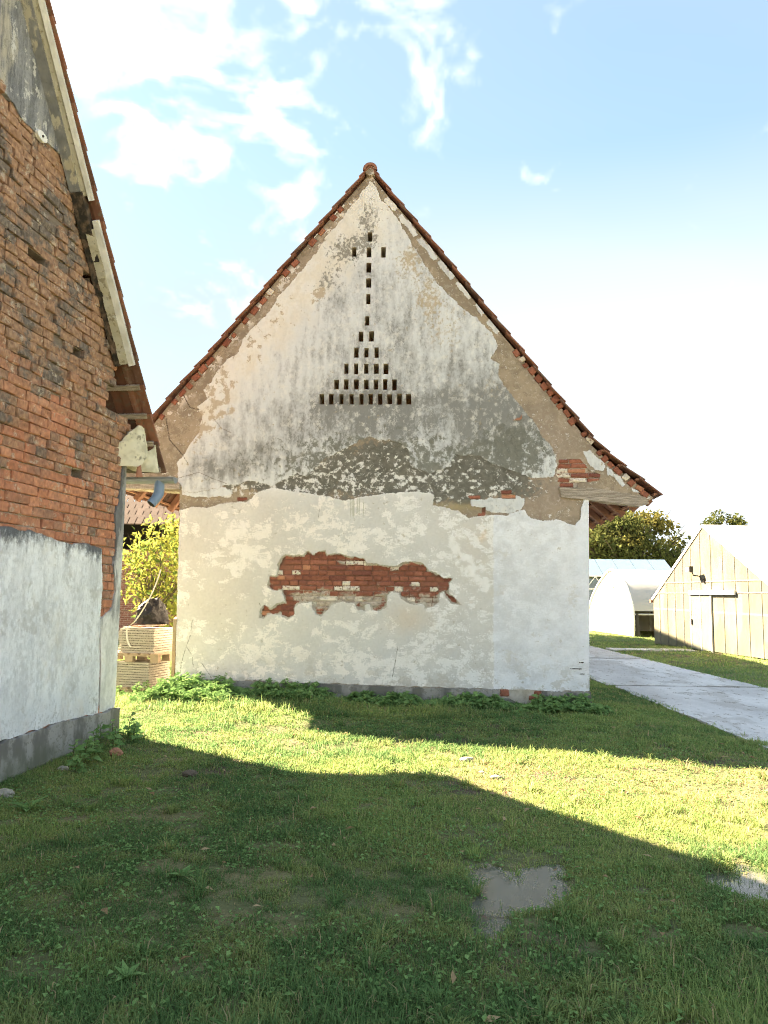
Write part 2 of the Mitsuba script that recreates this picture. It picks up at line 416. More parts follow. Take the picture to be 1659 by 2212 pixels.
def house_brick_color(p, n, uv):
    i = dr.floor(uv.x)
    r, r2 = cell_rand(i, 1), cell_rand(i, 2)
    g, m = rf(p.x * 30, p.y * 30, p.z * 30, 4), rf(p.y * 1.7, p.z * 1.7, 3.0, 5)
    c = mix((.39, .165, .095), (.50, .235, .14), r)
    c = mix(c, (.27, .155, .11), smoothstep(.7, .9, r2) * .7)
    sooty = smoothstep(.05, .75, (p.z - 2.2) / 2.2 + .8 * (m - .5) + .5 * (r2 - .5))
    c = mix(c, mix((.21, .13, .085), (.33, .22, .145), g), sooty * .85)
    c = mix(c, mix((.10, .085, .075), (.17, .15, .13), g), smoothstep(.50, .75, rf(p.y * 4, p.z * 4, 8.0, 6, .72) + .16 * (r2 - .5)) * (.15 + .75 * sooty))
    c = mix(c, (.47, .41, .33), smoothstep(.0, .1, rf(p.y * 15, p.z * 15, 4.0, 5, .7) - .72) * .6)
    return c * (.72 + .56 * g)


def grain(p, n, uv):
    return fbm(p.x * 55, p.y * 55, p.z * 55, 4)


M('brick', brick_color, .92, grain, .006)
M('house_brick', house_brick_color, .92, grain, .008)


def mortar_color(p, n, uv):
    g, m = fbm(p.x * 50, p.y * 50, p.z * 50, 4), fbm(p.y * 2.2, p.z * 2.2, p.x * 2.2, 3)
    c = mix((.30, .27, .225), (.42, .39, .33), smoothstep(.35, .65, g))
    return mix(c, (.15, .115, .09), smoothstep(.1, .7, (p.z - 2.3) / 2.0 + 1.4 * (m - .5)) * .85)


M('mortar', mortar_color, .95, grain, .012)
def barn_mortar_color(p, n, uv):
    u, v = BARN.local(p)
    low = spot(u, v, 760, 1300, 150, 30) + spot(u, v, 1180, 1000, 80, 60) + smoothstep(2.0, 4.0, v) * .8
    return mix((.19, .095, .065), (.46, .41, .34), smoothstep(.3, .7, low * .6 + .7 * (rf(p.x * 7, p.z * 9, 1.0, 5) - .3)))


M('recess_shade', lambda p, n, uv: mix((.035, .032, .028), (.16, .115, .085), smoothstep(.35, .8, rf(p.x * 11, p.y * 11, p.z * 14, 5, .72))), .95, grain, .02)  # near-black filling colour, stands in for shade in the verge recess
M('dark_backing', (.07, .05, .04), .95)  # dark brown backing, deepens the shade where bricks are missing
M('barn_mortar', barn_mortar_color, .95, grain, .01)


def house_plaster_color(p, n, uv):
    u, v = HOUSE.local(p)
    big, st, fine = rf(u * 1.8, v * 1.1, 1.0, 5), rf(u * 9, v * 2.6, 2.0, 6, .7), rf(u * 36, v * 26, 3.0, 4, .75)
    c = mix((.60, .62, .645), (.80, .825, .855), smoothstep(.25, .70, st * .7 + fine * .3))
    c = mix(c, (.60, .565, .50), smoothstep(.55, .85, big + .25 * (st - .5)) * .55)
    c = mix(c, (.80, .815, .835), smoothstep(.0, .15, rf(u * 9, v * 6, 7.0, 6, .74) - .60) * .5)
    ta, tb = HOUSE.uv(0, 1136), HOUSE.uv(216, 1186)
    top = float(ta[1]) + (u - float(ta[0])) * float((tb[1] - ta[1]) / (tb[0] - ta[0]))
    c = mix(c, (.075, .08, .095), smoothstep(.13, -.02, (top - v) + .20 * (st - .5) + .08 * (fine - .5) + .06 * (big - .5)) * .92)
    c = mix(c, (.33, .335, .34), smoothstep(.75, .35, v + .4 * (big - .5)) * smoothstep(.45, .75, fine * .6 + st * .4) * .8)
    c = mix(c, (.42, .42, .41), smoothstep(.0, .15, rf(u * 3.4, v * 3.0, 31.0, 6, .72) - .66) * .5)
    return c * (.92 + .16 * fine)


def pier_color(p, n, uv):
    u, v = HOUSE.local(p)
    st, fine = rf(u * 9, v * 2.4, 2.0, 5), rf(u * 30, v * 30, 3.0, 4)
    c = mix((.60, .60, .575), (.76, .76, .735), smoothstep(.25, .7, st))
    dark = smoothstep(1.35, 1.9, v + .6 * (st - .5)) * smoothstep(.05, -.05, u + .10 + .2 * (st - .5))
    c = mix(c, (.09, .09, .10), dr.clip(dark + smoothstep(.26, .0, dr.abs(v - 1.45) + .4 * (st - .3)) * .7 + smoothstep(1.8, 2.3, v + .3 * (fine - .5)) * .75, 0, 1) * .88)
    return c * (.88 + .24 * fine)


def upper_house_color(p, n, uv):
    u, v = HOUSE.local(p)
    q = v + 1.68 * u
    st, fine, big = rf(u * 13 - v * .3, q * 2.4, 2.0, 6, .7), rf(u * 34, v * 34, 3.0, 4, .75), rf(u * 2.2, v * 1.2, 9.0, 4)
    c = mix((.115, .12, .135), (.27, .275, .29), smoothstep(.25, .75, st * .75 + fine * .25))
    c = mix(c, (.47, .43, .34), smoothstep(.55, .80, big + .4 * (st - .5)) * .7)
    c = mix(c, (.58, .58, .56), smoothstep(.0, .12, rf(u * 9, v * 5, 17.0, 6, .72) - .66) * .7)
    return mix(c, (.10, .11, .085), smoothstep(.6, .85, fine) * .5)


M('house_plaster', house_plaster_color, .9, relief, .012)
M('pier_plaster', pier_color, .9, relief, .012)
M('soffit', lambda p, n, uv: mix(mix((.12, .125, .135), (.27, .275, .28), rf(p.x * 6, p.y * 6, p.z * 4, 5, .72)), (.46, .43, .34), smoothstep(.0, .15, rf(p.x * 5, p.y * 5, p.z * 2.2 + 9, 6, .7) - .60) * .8), .92, relief, .015)
M('upper_house_plaster', upper_house_color, .92, relief, .02)


def plinth_color(p, n, uv):
    q = p.x + p.y
    st, fine = fbm(q * 8, p.z * 4, 1.0, 5), fbm(q * 40, p.z * 40, 3.0, 3)
    c = mix((.16, .155, .145), (.33, .32, .30), smoothstep(.35, .66, st))
    c = mix(c, (.14, .14, .12), smoothstep(.55, .7, fine) * .5)
    return mix(c, (.16, .17, .11), smoothstep(.25, .02, p.z + .3 * (st - .5)) * .6)


M('plinth', plinth_color, .92, relief, .012)


def tile_color(p, n, uv):
    i = dr.floor(uv.x)
    r, r2 = cell_rand(i, 4), cell_rand(i, 5)
    g = fbm(p.x * 22, p.y * 22, p.z * 22, 4)
    c = mix((.21, .088, .055), (.29, .135, .088), r)
    c = mix(c, (.12, .078, .065), smoothstep(.5, .9, r2) * .7)
    c = mix(c, (.16, .14, .11), smoothstep(.54, .68, g) * .6)
    return c * (.8 + .4 * g)


M('tile', tile_color, .8)
M('low_bounce_tile', lambda p, n, uv: tile_color(p, n, uv) * .45, .9)  # tile colour darkened to cut red bounce light onto the gable


def wood_color(p, n, uv):
    g = fbm(p.x * 9, p.y * 9, p.z * 60, 4)
    return mix((.25, .21, .17), (.43, .375, .31), smoothstep(.3, .7, g)) * (.8 + .4 * fbm(p.x * 50, p.y * 50, p.z * 90))


M('old_wood', wood_color, .85, lambda p, n, uv: fbm(p.x * 12, p.y * 12, p.z * 90, 3), .006)
M('rafter_wood', lambda p, n, uv: mix((.22, .10, .065), (.33, .18, .12), fbm(p.x * 8, p.y * 20, p.z * 20, 3)), .85)
M('fresh_wood', lambda p, n, uv: mix((.30, .225, .15), (.42, .33, .23), fbm(p.x * 30, p.y * 30, p.z * 30, 3)), .8)
M('cornice_white', lambda p, n, uv: mix((.44, .44, .42), (.68, .68, .66), rf(p.x * 9, p.y * 9, p.z * 7, 5)), .85, grain, .005)
M('cornice_beige', lambda p, n, uv: mix(mix((.33, .315, .25), (.50, .48, .40), fbm(p.x * 9, p.y * 9, p.z * 5, 4)), (.25, .23, .17), smoothstep(.56, .7, fbm(p.x * 30, p.y * 30, p.z * 20, 4))), .9, grain, .008)
M('shard', lambda p, n, uv: mix(mix((.70, .655, .50), (.50, .46, .32), smoothstep(.4, .7, fbm(p.x * 8, p.y * 8, p.z * 8, 4))), (.30, .27, .19), smoothstep(.62, .78, fbm(p.x * 16, p.y * 16, p.z * 12, 4))), .85, grain, .006)
M('zinc', lambda p, n, uv: mix((.22, .24, .26), (.36, .39, .42), fbm(p.x * 12, p.y * 12, p.z * 12, 3)), .5, metallic=0.4)
M('blue_pipe', lambda p, n, uv: mix((.17, .24, .36), (.27, .36, .50), fbm(p.x * 18, p.y * 18, p.z * 9, 3)), .45)
M('iron', (.05, .045, .04), .7)
M('dark_void', (.02, .018, .016), .95)
M('white_plate', (.74, .74, .72), .5)


def soil_color(p, n, uv):
    m, f = fbm(p.x * 1.3, p.y * 1.3, 1.0, 4), fbm(p.x * 22, p.y * 22, 2.0, 4)
    c = mix((.060, .048, .032), (.12, .095, .064), f)
    near = smoothstep(13.0, 9.0, p.y)
    green = mix((.10, .145, .042), (.165, .205, .068), fbm(p.x * 6, p.y * 6, 5.0, 4))
    far = smoothstep(.30, .42, m) * (1 - near * .55)
    c = mix(c, green, far * .92)
    return mix(c, (.20, .165, .085), smoothstep(.54, .66, fbm(p.x * 3, p.y * 3, 7.0, 4)) * .45)


M('soil', soil_color, .95, lambda p, n, uv: fbm(p.x * 22, p.y * 22, 2.0, 4), .03)


def concrete_color(p, n, uv):
    m, f = fbm(p.x * .9, p.y * .35, 1.0, 4), fbm(p.x * 30, p.y * 30, 2.0, 4)
    c = mix((.45, .435, .43), (.58, .565, .56), smoothstep(.35, .65, m))
    c = mix(c, (.36, .34, .32), smoothstep(.56, .70, fbm(p.x * 3, p.y * 1.6, 5.0, 5)) * .6)
    return mix(c, (.20, .17, .13), smoothstep(.67, .72, fbm(p.x * 13, p.y * 6, 9.0, 4)) * .6) * (.88 + .24 * f)


M('concrete', concrete_color, .75, lambda p, n, uv: fbm(p.x * 40, p.y * 40, 2.0, 3), .004)
scene['mat_water'] = {'type': 'twosided', 'bsdf': {'type': 'plastic', 'int_ior': 1.36, 'diffuse_reflectance': mikit.proc(lambda p, n, uv: mix((.10, .098, .08), (.15, .145, .115), fbm(p.x * 4, p.y * 4, 1.0, 3)))}}
M('stone', lambda p, n, uv: mix((.26, .24, .20), (.40, .37, .31), fbm(p.x * 18, p.y * 18, p.z * 18, 4)), .9, grain, .01)
M('terracotta', lambda p, n, uv: mix((.30, .13, .08), (.42, .22, .14), fbm(p.x * 20, p.y * 20, p.z * 20, 3)), .85, grain, .006)


def thin(name, fn, trans=0.9, rough_=0.55):
    scene['mat_' + name] = {'type': 'principledthin', 'base_color': mikit.proc(fn), 'roughness': rough_, 'diff_trans': trans, 'spec_trans': 0.0, 'eta': 1.35}


def grass_color(p, n, uv):
    i = dr.floor(uv.x)
    r, r2 = cell_rand(i, 1), cell_rand(i, 2)
    m, k = fbm(p.x * .8, p.y * .8, 3.0, 3), fbm(p.x * 5, p.y * 5, 4.0, 3)
    c = mix((.195, .30, .10), (.38, .475, .17), r)
    c = mix(c, (.09, .20, .085), smoothstep(.46, .62, m) * .65)
    c = mix(c, (.38, .42, .16), smoothstep(.45, .66, k + .25 * (r2 - .5)) * .55)
    dry = dr.exp(-dr.square((p.x - 3.4) / 1.7) - dr.square((p.y - 7.0) / .9)) + dr.exp(-dr.square((p.x - 1.2) / .5) - dr.square((p.y - 7.6) / .4))
    return mix(c, (.50, .40, .24), smoothstep(.925 - .6 * dry, .965 - .45 * dry, r2))


def weed_color(p, n, uv):
    i = dr.floor(uv.x)
    return mix((.13, .24, .08), (.25, .38, .14), cell_rand(i, 3)) * (.8 + .4 * cell_rand(i, 5))


def yellow_color(p, n, uv):
    i = dr.floor(uv.x)
    r, r2 = cell_rand(i, 3), cell_rand(i, 4)
    c = mix((.25, .29, .06), (.42, .41, .10), r)
    return mix(c, (.13, .20, .05), smoothstep(.6, .9, r2))


def oak_color(p, n, uv):
    i = dr.floor(uv.x)
    r = cell_rand(i, 3)
    m = fbm(p.x * .7, p.y * .7, p.z * .7, 3)
    c = mix((.075, .095, .032), (.15, .165, .058), r)
    return mix(c, (.24, .21, .06), smoothstep(.50, .68, m) * .6)


thin('grass_blade', grass_color, 1.1)
thin('weed_leaf', weed_color, 0.7)
thin('dry_leaf', lambda p, n, uv: mix((.24, .15, .08), (.46, .35, .21), cell_rand(dr.floor(uv.x), 3)), .5)
thin('yellow_leaf', yellow_color, 1.0)
thin('oak_leaf', oak_color, 0.5)
M('bark', lambda p, n, uv: mix((.07, .055, .04), (.16, .13, .10), fbm(p.x * 14, p.y * 14, p.z * 4, 4)), .95)
M('stem', (.09, .10, .035), .8)


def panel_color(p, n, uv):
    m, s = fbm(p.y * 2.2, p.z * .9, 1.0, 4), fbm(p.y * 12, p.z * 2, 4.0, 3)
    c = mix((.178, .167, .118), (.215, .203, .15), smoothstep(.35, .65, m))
    c = mix(c, (.14, .145, .09), smoothstep(.54, .66, fbm(p.y * 3.3, p.z * 1.3, 8.0, 4) + .14 * smoothstep(1.2, .1, p.z) - .05) * .55)  # greenish stain, denser low down; blotches also stand in for plant shadows
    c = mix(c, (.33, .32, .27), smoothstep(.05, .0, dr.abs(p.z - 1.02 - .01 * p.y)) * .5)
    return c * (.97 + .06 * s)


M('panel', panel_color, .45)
M('door_panel', lambda p, n, uv: mix((.17, .18, .14), (.22, .23, .185), fbm(p.y * 5, p.z * 2, 3.0, 3)), .35)
M('glazing_bar', (.19, .185, .17), .5)
M('alu', (.50, .50, .50), .4, metallic=0.3)
M('white_film', lambda p, n, uv: mix((.36, .36, .345), (.46, .46, .44), fbm(p.x * 1.2, p.y * 3.5, p.z * 1.5, 4)), .5)
M('white_trim', (.76, .76, .75), .5)
M('blue_glass', (.13, .19, .27), .15)
def far_brick_color(p, n, uv):
    row = dr.floor(p.z / .075)
    x = p.x / .25 + .5 * (row - 2 * dr.floor(row / 2))
    c = mix((.20, .075, .055), (.29, .12, .085), cell_rand(dr.floor(x), row))
    joint = dr.maximum(1 - smoothstep(.03, .07, dr.abs(x - dr.round(x))), 1 - smoothstep(.10, .17, dr.abs(p.z / .075 - dr.round(p.z / .075))))
    return mix(c, (.36, .32, .28), joint * .8)


M('far_brick', far_brick_color, .9)
M('pale_tile', tile_color, .8)
scene['mat_pale_tile']['bsdf']['base_color'] = mikit.proc(lambda p, n, uv: mix((.10, .068, .052), (.155, .11, .088), cell_rand(dr.floor(uv.x), 3)) * (.8 + .4 * fbm(p.x * 20, p.y * 20, p.z * 20, 3)))
M('slab', lambda p, n, uv: mix((.33, .305, .25), (.45, .42, .35), fbm(p.x * 14, p.y * 14, p.z * 14 + cell_rand(dr.floor(uv.x)) * 9, 4)), .9, grain, .006)
M('black_cloth', lambda p, n, uv: mix((.007, .007, .008), (.022, .022, .024), fbm(p.x * 20, p.y * 20, p.z * 20, 3)), .6)
M('strap', (.62, .60, .54), .6)

# ------------------------------------------------------------------ ground, road, puddles
ROAD_X0, ROAD_X1 = 4.35, 7.25
PUDDLES = []
for pts in ([(1060, 1880), (1110, 1898), (1150, 1878), (1205, 1862), (1207, 1935), (1170, 1955), (1112, 1962), (1092, 2005), (1055, 2012), (1048, 1940)],
            [(1528, 1902), (1562, 1880), (1600, 1866), (1640, 1876), (1690, 1890), (1700, 1945), (1640, 1938), (1585, 1922)]):
    PUDDLES.append(rough(sg.Polygon([tuple(ground_at(x, y)[:2]) for x, y in pts]).buffer(-.01), .09, .02, 5, 6.0))


def height(x, y):
    x, y = np.asarray(x, float), np.asarray(y, float)
    q = np.stack([x, y, np.zeros_like(x)], -1)
    h = .10 * (meshkit.fbm(q * .35, 2, 3) - .5) + .05 * (meshkit.fbm(q * 1.6, 3, 4) - .5)
    h = h + .13 * np.exp(-((x + 2.6) / 1.8) ** 2 - ((y - 11.4) / 1.3) ** 2)
    road = np.clip(1 - np.maximum(ROAD_X0 - x, x - ROAD_X1) / .8, 0, 1)
    h = h * (1 - road) - .03 * road
    near = np.exp(-((x - 1.2) / 1.6) ** 2 - ((y - 3.9) / 1.2) ** 2) + np.exp(-((x - 2.6) / 1.2) ** 2 - ((y - 4.6) / .8) ** 2)
    h = h * (1 - np.clip(near, 0, 1))
    for P in PUDDLES:
        d = shapely.distance(P, shapely.points(x, y))
        h = h - .05 * np.exp(-(d / .06) ** 2)
    return h


def axis(parts):
    return np.unique(np.concatenate([np.linspace(a, b, n) for a, b, n in parts]))


gx = axis([(-400, -40, 6), (-40, -8, 17), (-8, -4, 17), (-4, 4.2, 137), (4.2, 8, 33), (8, 40, 25), (40, 400, 6)])
gy = axis([(-300, -20, 5), (-20, 2, 15), (2, 12.5, 176), (12.5, 40, 56), (40, 120, 12), (120, 900, 6)])
GX, GY = np.meshgrid(gx, gy)
GZ = height(GX, GY)
nx = len(gx)
idx = (np.arange(len(gy) - 1)[:, None] * nx + np.arange(nx - 1)[None]).ravel()
MB().add(np.c_[GX.ravel(), GY.ravel(), GZ.ravel()], np.c_[idx, idx + 1, idx + nx + 1, idx + nx]).put('ground', 'soil', True, kind='structure', label='uneven lawn ground of dark soil between the buildings')

for P in PUDDLES:
    W = P.buffer(.16)
    tri = trimesh.creation.triangulate_polygon(W, engine='earcut')
    v2 = np.asarray(tri[0])
    key = numbered('puddle')
    MB().add(np.c_[v2, np.full(len(v2), -.022)], np.asarray(tri[1])).put(key, 'water', False, kind='structure',
             label='muddy grey puddle in the shaded foreground grass' if key == 'puddle' else 'bright puddle reflecting the sky at the right edge of the grass')

labels['road'] = {'label': 'pale concrete slab road running past the barn towards the greenhouses', 'kind': 'structure'}
road_edges = [-6, 1.7, 8.3, 14.9, 21.6, 28.2, 34.8, 41.4, 48, 60]
for y0, y1 in zip(road_edges[:-1], road_edges[1:]):
    P = rough(sg.box(ROAD_X0, y0 + .10, ROAD_X1, y1 - .10), .075, .12, int(y0 * 3) + 40, 1.2)
    m = trimesh.creation.extrude_polygon(P, .10, engine='earcut')
    v = np.array(m.vertices)
    v[:, 2] += -.098 + rng.uniform(-.006, .006)
    MB().add(v, m.faces).put(numbered('road__slab'), 'concrete')
P = rough(sg.box(7.3, 24.6, 9.9, 25.5), .08, .2, 77, 1.4)
m = trimesh.creation.extrude_polygon(P, .05, engine='earcut')
MB().add(np.array(m.vertices) + [0, 0, -.012], m.faces).put('path', 'concrete', False, kind='structure', label='short pale concrete path from the road to the greenhouse door')

# ------------------------------------------------------------------ the barn
BW = 'barn__wall'
tagged('barn', 'old white plastered barn gable with a vent pattern and patches of bare brick', 'barn')
VENTS = crop([(828, 542), (728, 638), (823, 640), (915, 640), (821, 738), (820, 835), (818, 938), (811, 1077), (772, 1178), (838, 1176), (742, 1280), (806, 1280), (871, 1280), (678, 1383), (740, 1383),
              (805, 1383), (869, 1383), (931, 1383), (615, 1483), (677, 1483), (741, 1483), (805, 1483), (867, 1483), (926, 1483), (985, 1485), (521, 1577), (581, 1577), (646, 1577), (711, 1577),
              (774, 1577), (833, 1577), (893, 1577), (954, 1577), (1016, 1577), (1075, 1577)], 600, 380, 2.552)
vent_polys = []
for k, (x, y) in enumerate(VENTS):
    c = BARN.uv(x, y)
    a = (rng.uniform(.90, 1.1), rng.uniform(.93, 1.07))
    vent_polys.append(sg.box(c[0] - .038 * a[0], c[1] - .083 * a[1], c[0] + .038 * a[0], c[1] + .083 * a[1]))
vents = shapely.union_all([sa.rotate(g, rng.uniform(-1.5, 1.5)) for g in vent_polys])

outline = BARN.poly([(799, 374), (838, 423), (896, 490), (926, 528), (984, 598), (1044, 674), (1142, 791), (1166, 826), (1216, 885), (1246, 922), (1273, 957), (1298, 981), (1345, 1021), (1390, 1056), (1412, 1076), (1385, 1090), (1271, 1078), (1272, 1540), (378, 1540), (388, 1062), (262, 1054), (240, 1040), (336, 910), (384, 850), (448, 780), (511, 707), (574, 633), (638, 558), (760, 419)])
core = sg.Polygon(outline).buffer(0)
zoom_patch = [(255, 200), (290, 140), (310, 128), (370, 135), (400, 128), (440, 132), (470, 98), (500, 125), (560, 105), (595, 100), (600, 125), (680, 118), (735, 135), (860, 155), (880, 185), (940, 190),
              (1000, 205), (1080, 210), (1130, 180), (1210, 172), (1270, 190), (1305, 240), (1350, 250), (1400, 285), (1470, 295), (1450, 330), (1450, 400), (1500, 440), (1535, 480), (1470, 470), (1420, 430),
              (1410, 385), (1385, 395), (1375, 460), (1330, 495), (1275, 500), (1270, 470), (1200, 475), (1150, 460), (1110, 425), (1095, 395), (1050, 385), (1020, 410), (1015, 490), (960, 520), (905, 515),
              (900, 470), (870, 470), (865, 515), (810, 510), (790, 470), (700, 455), (640, 470), (600, 520), (560, 560), (520, 540), (495, 490), (500, 455), (410, 470), (380, 490), (375, 550), (330, 580),
              (290, 560), (280, 540), (210, 540), (160, 575), (130, 570), (140, 500), (170, 475), (210, 500), (250, 465), (310, 455), (300, 410), (290, 375), (220, 375), (185, 350), (190, 310), (205, 275), (255, 270)]
patch = rough(BARN.poly(crop(zoom_patch, 600, 1340, 2.765)), .016, .010, 3, 18.0)
# smaller places where brick shows: beside the right eave, along the band, in the plinth
small_spots = {
    'eave': crop([(770, 900), (900, 895), (950, 940), (970, 980), (1060, 1010), (1050, 1055), (890, 1080), (890, 1110), (750, 1108), (755, 1060), (725, 1010), (740, 950)], 1150, 850, 3.016),
    'band': crop([(310, 1140), (385, 1130), (390, 1158), (420, 1165), (420, 1195), (315, 1195)], 1150, 850, 3.016),
    'band2': crop([(60, 1172), (150, 1170), (155, 1198), (80, 1200)], 1150, 850, 3.016),
    'hole': crop([(165, 1265), (195, 1258), (190, 1325), (128, 1330), (135, 1315), (165, 1305)], 1150, 850, 3.016),
    'left': crop([(470, 560), (545, 560), (548, 580), (480, 595)], 430, 1050, 2.911),
    'foot1': crop([(925, 195), (975, 200), (978, 240), (922, 235)], 860, 1640, 2.37),
    'foot2': crop([(1100, 212), (1160, 205), (1172, 262), (1102, 258)], 860, 1640, 2.37)}
spots = {k: rough(BARN.poly(v), .007, .015, 30 + i, 24.0) for i, (k, v) in enumerate(small_spots.items())}
open_brick = shapely.union_all([patch, *spots.values()])
patch_in = rough(patch.buffer(-.022), .034, .010, 8, 11.0).intersection(patch)

slab(MB(), core.difference(vents), BARN, -.34, -.035).put(BW, 'barn_mortar')
# undercoat over the whole gable, broken where brick shows
verge_l, verge_r = np.array(BARN.poly([(799, 380), (376, 860), (330, 915)])), np.array(BARN.poly([(799, 380), (1143, 792), (1290, 986), (1400, 1078)]))
brick_strip_l = sg.LineString(BARN.poly([(745, 452), (640, 574), (500, 735), (374, 872), (345, 905)]))
under = core.difference(vents).difference(shapely.union_all([patch_in, *spots.values()]))
verge_holes = []
verge_bricks = []


def along(line, a0, a1, step, w, h, off, skip):
    L, s = line.length, a0
    while s < min(a1, L):
        bw = w * rng.uniform(.65, 1.3)
        if rng.random() > skip:
            p0, p1 = line.interpolate(s), line.interpolate(min(s + bw, L))
            ang = math.atan2(p1.y - p0.y, p1.x - p0.x) + rng.normal(0, .07)
            c = np.array([(p0.x + p1.x) / 2, (p0.y + p1.y) / 2]) + (off + rng.normal(0, .008)) * np.array([-math.sin(ang), math.cos(ang)])
            verge_bricks.append((c[0], c[1], bw * .9, h * rng.uniform(.7, 1.2), ang))
        s += bw + step * rng.uniform(.4, 1.8)


line_l = sg.LineString(BARN.poly([(752, 432), (640, 563), (571, 645), (475, 757), (422, 818), (345, 903)]))
line_r = sg.LineString(BARN.poly([(1040, 674), (1115, 761), (1190, 851), (1216, 884), (1256, 932), (1283, 962), (1325, 1011), (1366, 1043), (1396, 1068)]))
along(line_l, .15, 1.5, .05, .15, .085, 0, .62)
along(line_l, 1.5, 4.8, .05, .125, .088, 0, .2)
along(line_r, 0, .9, .04, .13, .08, 0, .7)
along(line_r, .8, 3.9, .024, .115, .092, 0, .10)
for (uc, vc, bw, bh, ang) in verge_bricks:
    verge_holes.append(sa.rotate(sg.box(uc - bw / 2 - .008, vc - bh / 2 - .008, uc + bw / 2 + .008, vc + bh / 2 + .008), math.degrees(ang)))
under = under.difference(rough(shapely.union_all(verge_holes), .010, .02, 61, 20.0))
slab(MB(), under, BARN, -.034, -.012).put('barn__wall__undercoat', 'base_render', label='bare tan and moss blackened undercoat')

upper_pts = [(800, 390), (822, 425), (850, 462), (880, 510), (905, 553), (945, 612), (990, 658), (1030, 688), (1062, 720), (1076, 750), (1060, 775), (1080, 788), (1076, 812), (1095, 840), (1120, 872), (1150, 905),
             (1170, 940), (1195, 972), (1205, 1000), (1195, 1030), (1150, 1035), (1118, 1020), (1092, 1012), (1062, 1000), (1038, 984), (985, 980), (974, 1006), (930, 1020), (890, 1010), (880, 972), (866, 955),
             (800, 945), (760, 960), (708, 985), (684, 1010), (662, 1030), (640, 1022), (590, 1048), (540, 1040), (500, 1048), (470, 1055), (440, 1062), (394, 1060), (386, 1042), (384, 1000), (410, 962), (430, 935),
             (438, 900), (427, 881), (446, 860), (440, 842), (463, 814), (489, 780), (511, 763), (525, 733), (563, 691), (587, 663), (611, 629), (641, 597), (680, 549), (723, 491), (764, 439)]
upper = rough(BARN.poly(upper_pts), .038, .012, 11, 7.0).difference(vents).difference(open_brick).intersection(core)
slab(MB(), upper, BARN, -.014, 0.0).put('barn__wall__plaster', 'upper_plaster', label='cream and grey stained upper plaster')

plinth_top = [(378, 1466), (540, 1470), (880, 1482), (1063, 1488), (1273, 1494)]
lower_pts = [(388, 1102), (416, 1095), (446, 1098), (490, 1086), (532, 1084), (561, 1062), (594, 1053), (633, 1061), (668, 1067), (713, 1072), (743, 1082), (769, 1075), (815, 1069), (846, 1066), (884, 1061),
             (929, 1063), (938, 1070), (932, 1090), (962, 1096), (992, 1104), (1012, 1117), (1038, 1115), (1072, 1111), (1095, 1113), (1115, 1104), (1132, 1101), (1146, 1119), (1172, 1125), (1203, 1124), (1223, 1131),
             (1243, 1136), (1252, 1124), (1257, 1093), (1263, 1072), (1275, 1070)] + [(1276, 1494)] + plinth_top[::-1][1:] + [(378, 1466)]
cl, cr = float(BARN.uv(383, 1260)[0]), float(BARN.uv(1272, 1300)[0])
lower = rough(BARN.poly(lower_pts), .024, .012, 15, 9.0).difference(open_brick).intersection(sg.Polygon(BARN.poly([(389, 1040), (1271.5, 1040), (1273, 1500), (378, 1500)])))
slab(MB(), lower, BARN, -.014, .014).put('barn__wall__plaster_001', 'lower_plaster', label='flaking white lower plaster')

# loose flakes of top coat left on the undercoat of the right verge, eave and band
flakes = [crop([(930, 840), (985, 835), (1050, 890), (1100, 950), (1085, 990), (1040, 985), (960, 920)], 1150, 850, 3.016),
          crop([(1110, 960), (1150, 980), (1215, 1040), (1250, 1085), (1235, 1100), (1180, 1060), (1115, 1000)], 1150, 850, 3.016),
          crop([(1295, 1110), (1340, 1135), (1350, 1150), (1310, 1145)], 1150, 850, 3.016),
          crop([(430, 20), (470, 50), (505, 100), (490, 112), (450, 75)], 1150, 850, 3.016),
          crop([(80, 1200), (230, 1190), (420, 1170), (490, 1190), (480, 1260), (440, 1280), (380, 1310), (250, 1300), (190, 1260), (90, 1250)], 1150, 850, 3.016),
          crop([(60, 490), (170, 480), (330, 470), (440, 510), (440, 540), (390, 560), (250, 550), (160, 560), (70, 540)], 430, 1050, 2.911)]
for s0, s1 in ((.25, .62), (.85, 1.15), (1.6, 2.2), (2.35, 2.6), (2.95, 3.2), (3.6, 3.9), (4.2, 4.6)):
    ln = shapely.ops.substring(sg.LineString(BARN.poly([(764, 418), (632, 560), (505, 708), (378, 852), (338, 905)])), s0, s1)
    flakes.append(('g', ln.buffer(rng.uniform(.014, .028), cap_style='flat')))
for s0, s1 in ((.12, .38), (.5, .92), (1.0, 1.42), (1.5, 1.85), (1.95, 2.3), (2.42, 2.62), (2.75, 3.0)):
    ln = shapely.ops.substring(sg.LineString(BARN.poly([(824, 416), (905, 514), (1010, 637), (1110, 760), (1150, 812)])), s0, s1)
    flakes.append(('g', ln.buffer(rng.uniform(.02, .05), cap_style='flat')))
fl = shapely.union_all([rough(f[1] if isinstance(f, tuple) and f[0] == 'g' else BARN.poly(f), .036, .012, 80 + i, 11.0) for i, f in enumerate(flakes)])
fl = fl.difference(open_brick.buffer(.004)).difference(upper.buffer(.006)).difference(lower.buffer(.004)).difference(shapely.union_all(verge_holes)).intersection(core)
for g_ in sorted(getattr(fl, 'geoms', [fl]), key=lambda g_: -g_.area):
    if g_.area > 8e-4:
        slab(MB(), g_, BARN, -.013, -.003).put(numbered('barn__wall__plaster_flake'), 'upper_plaster')

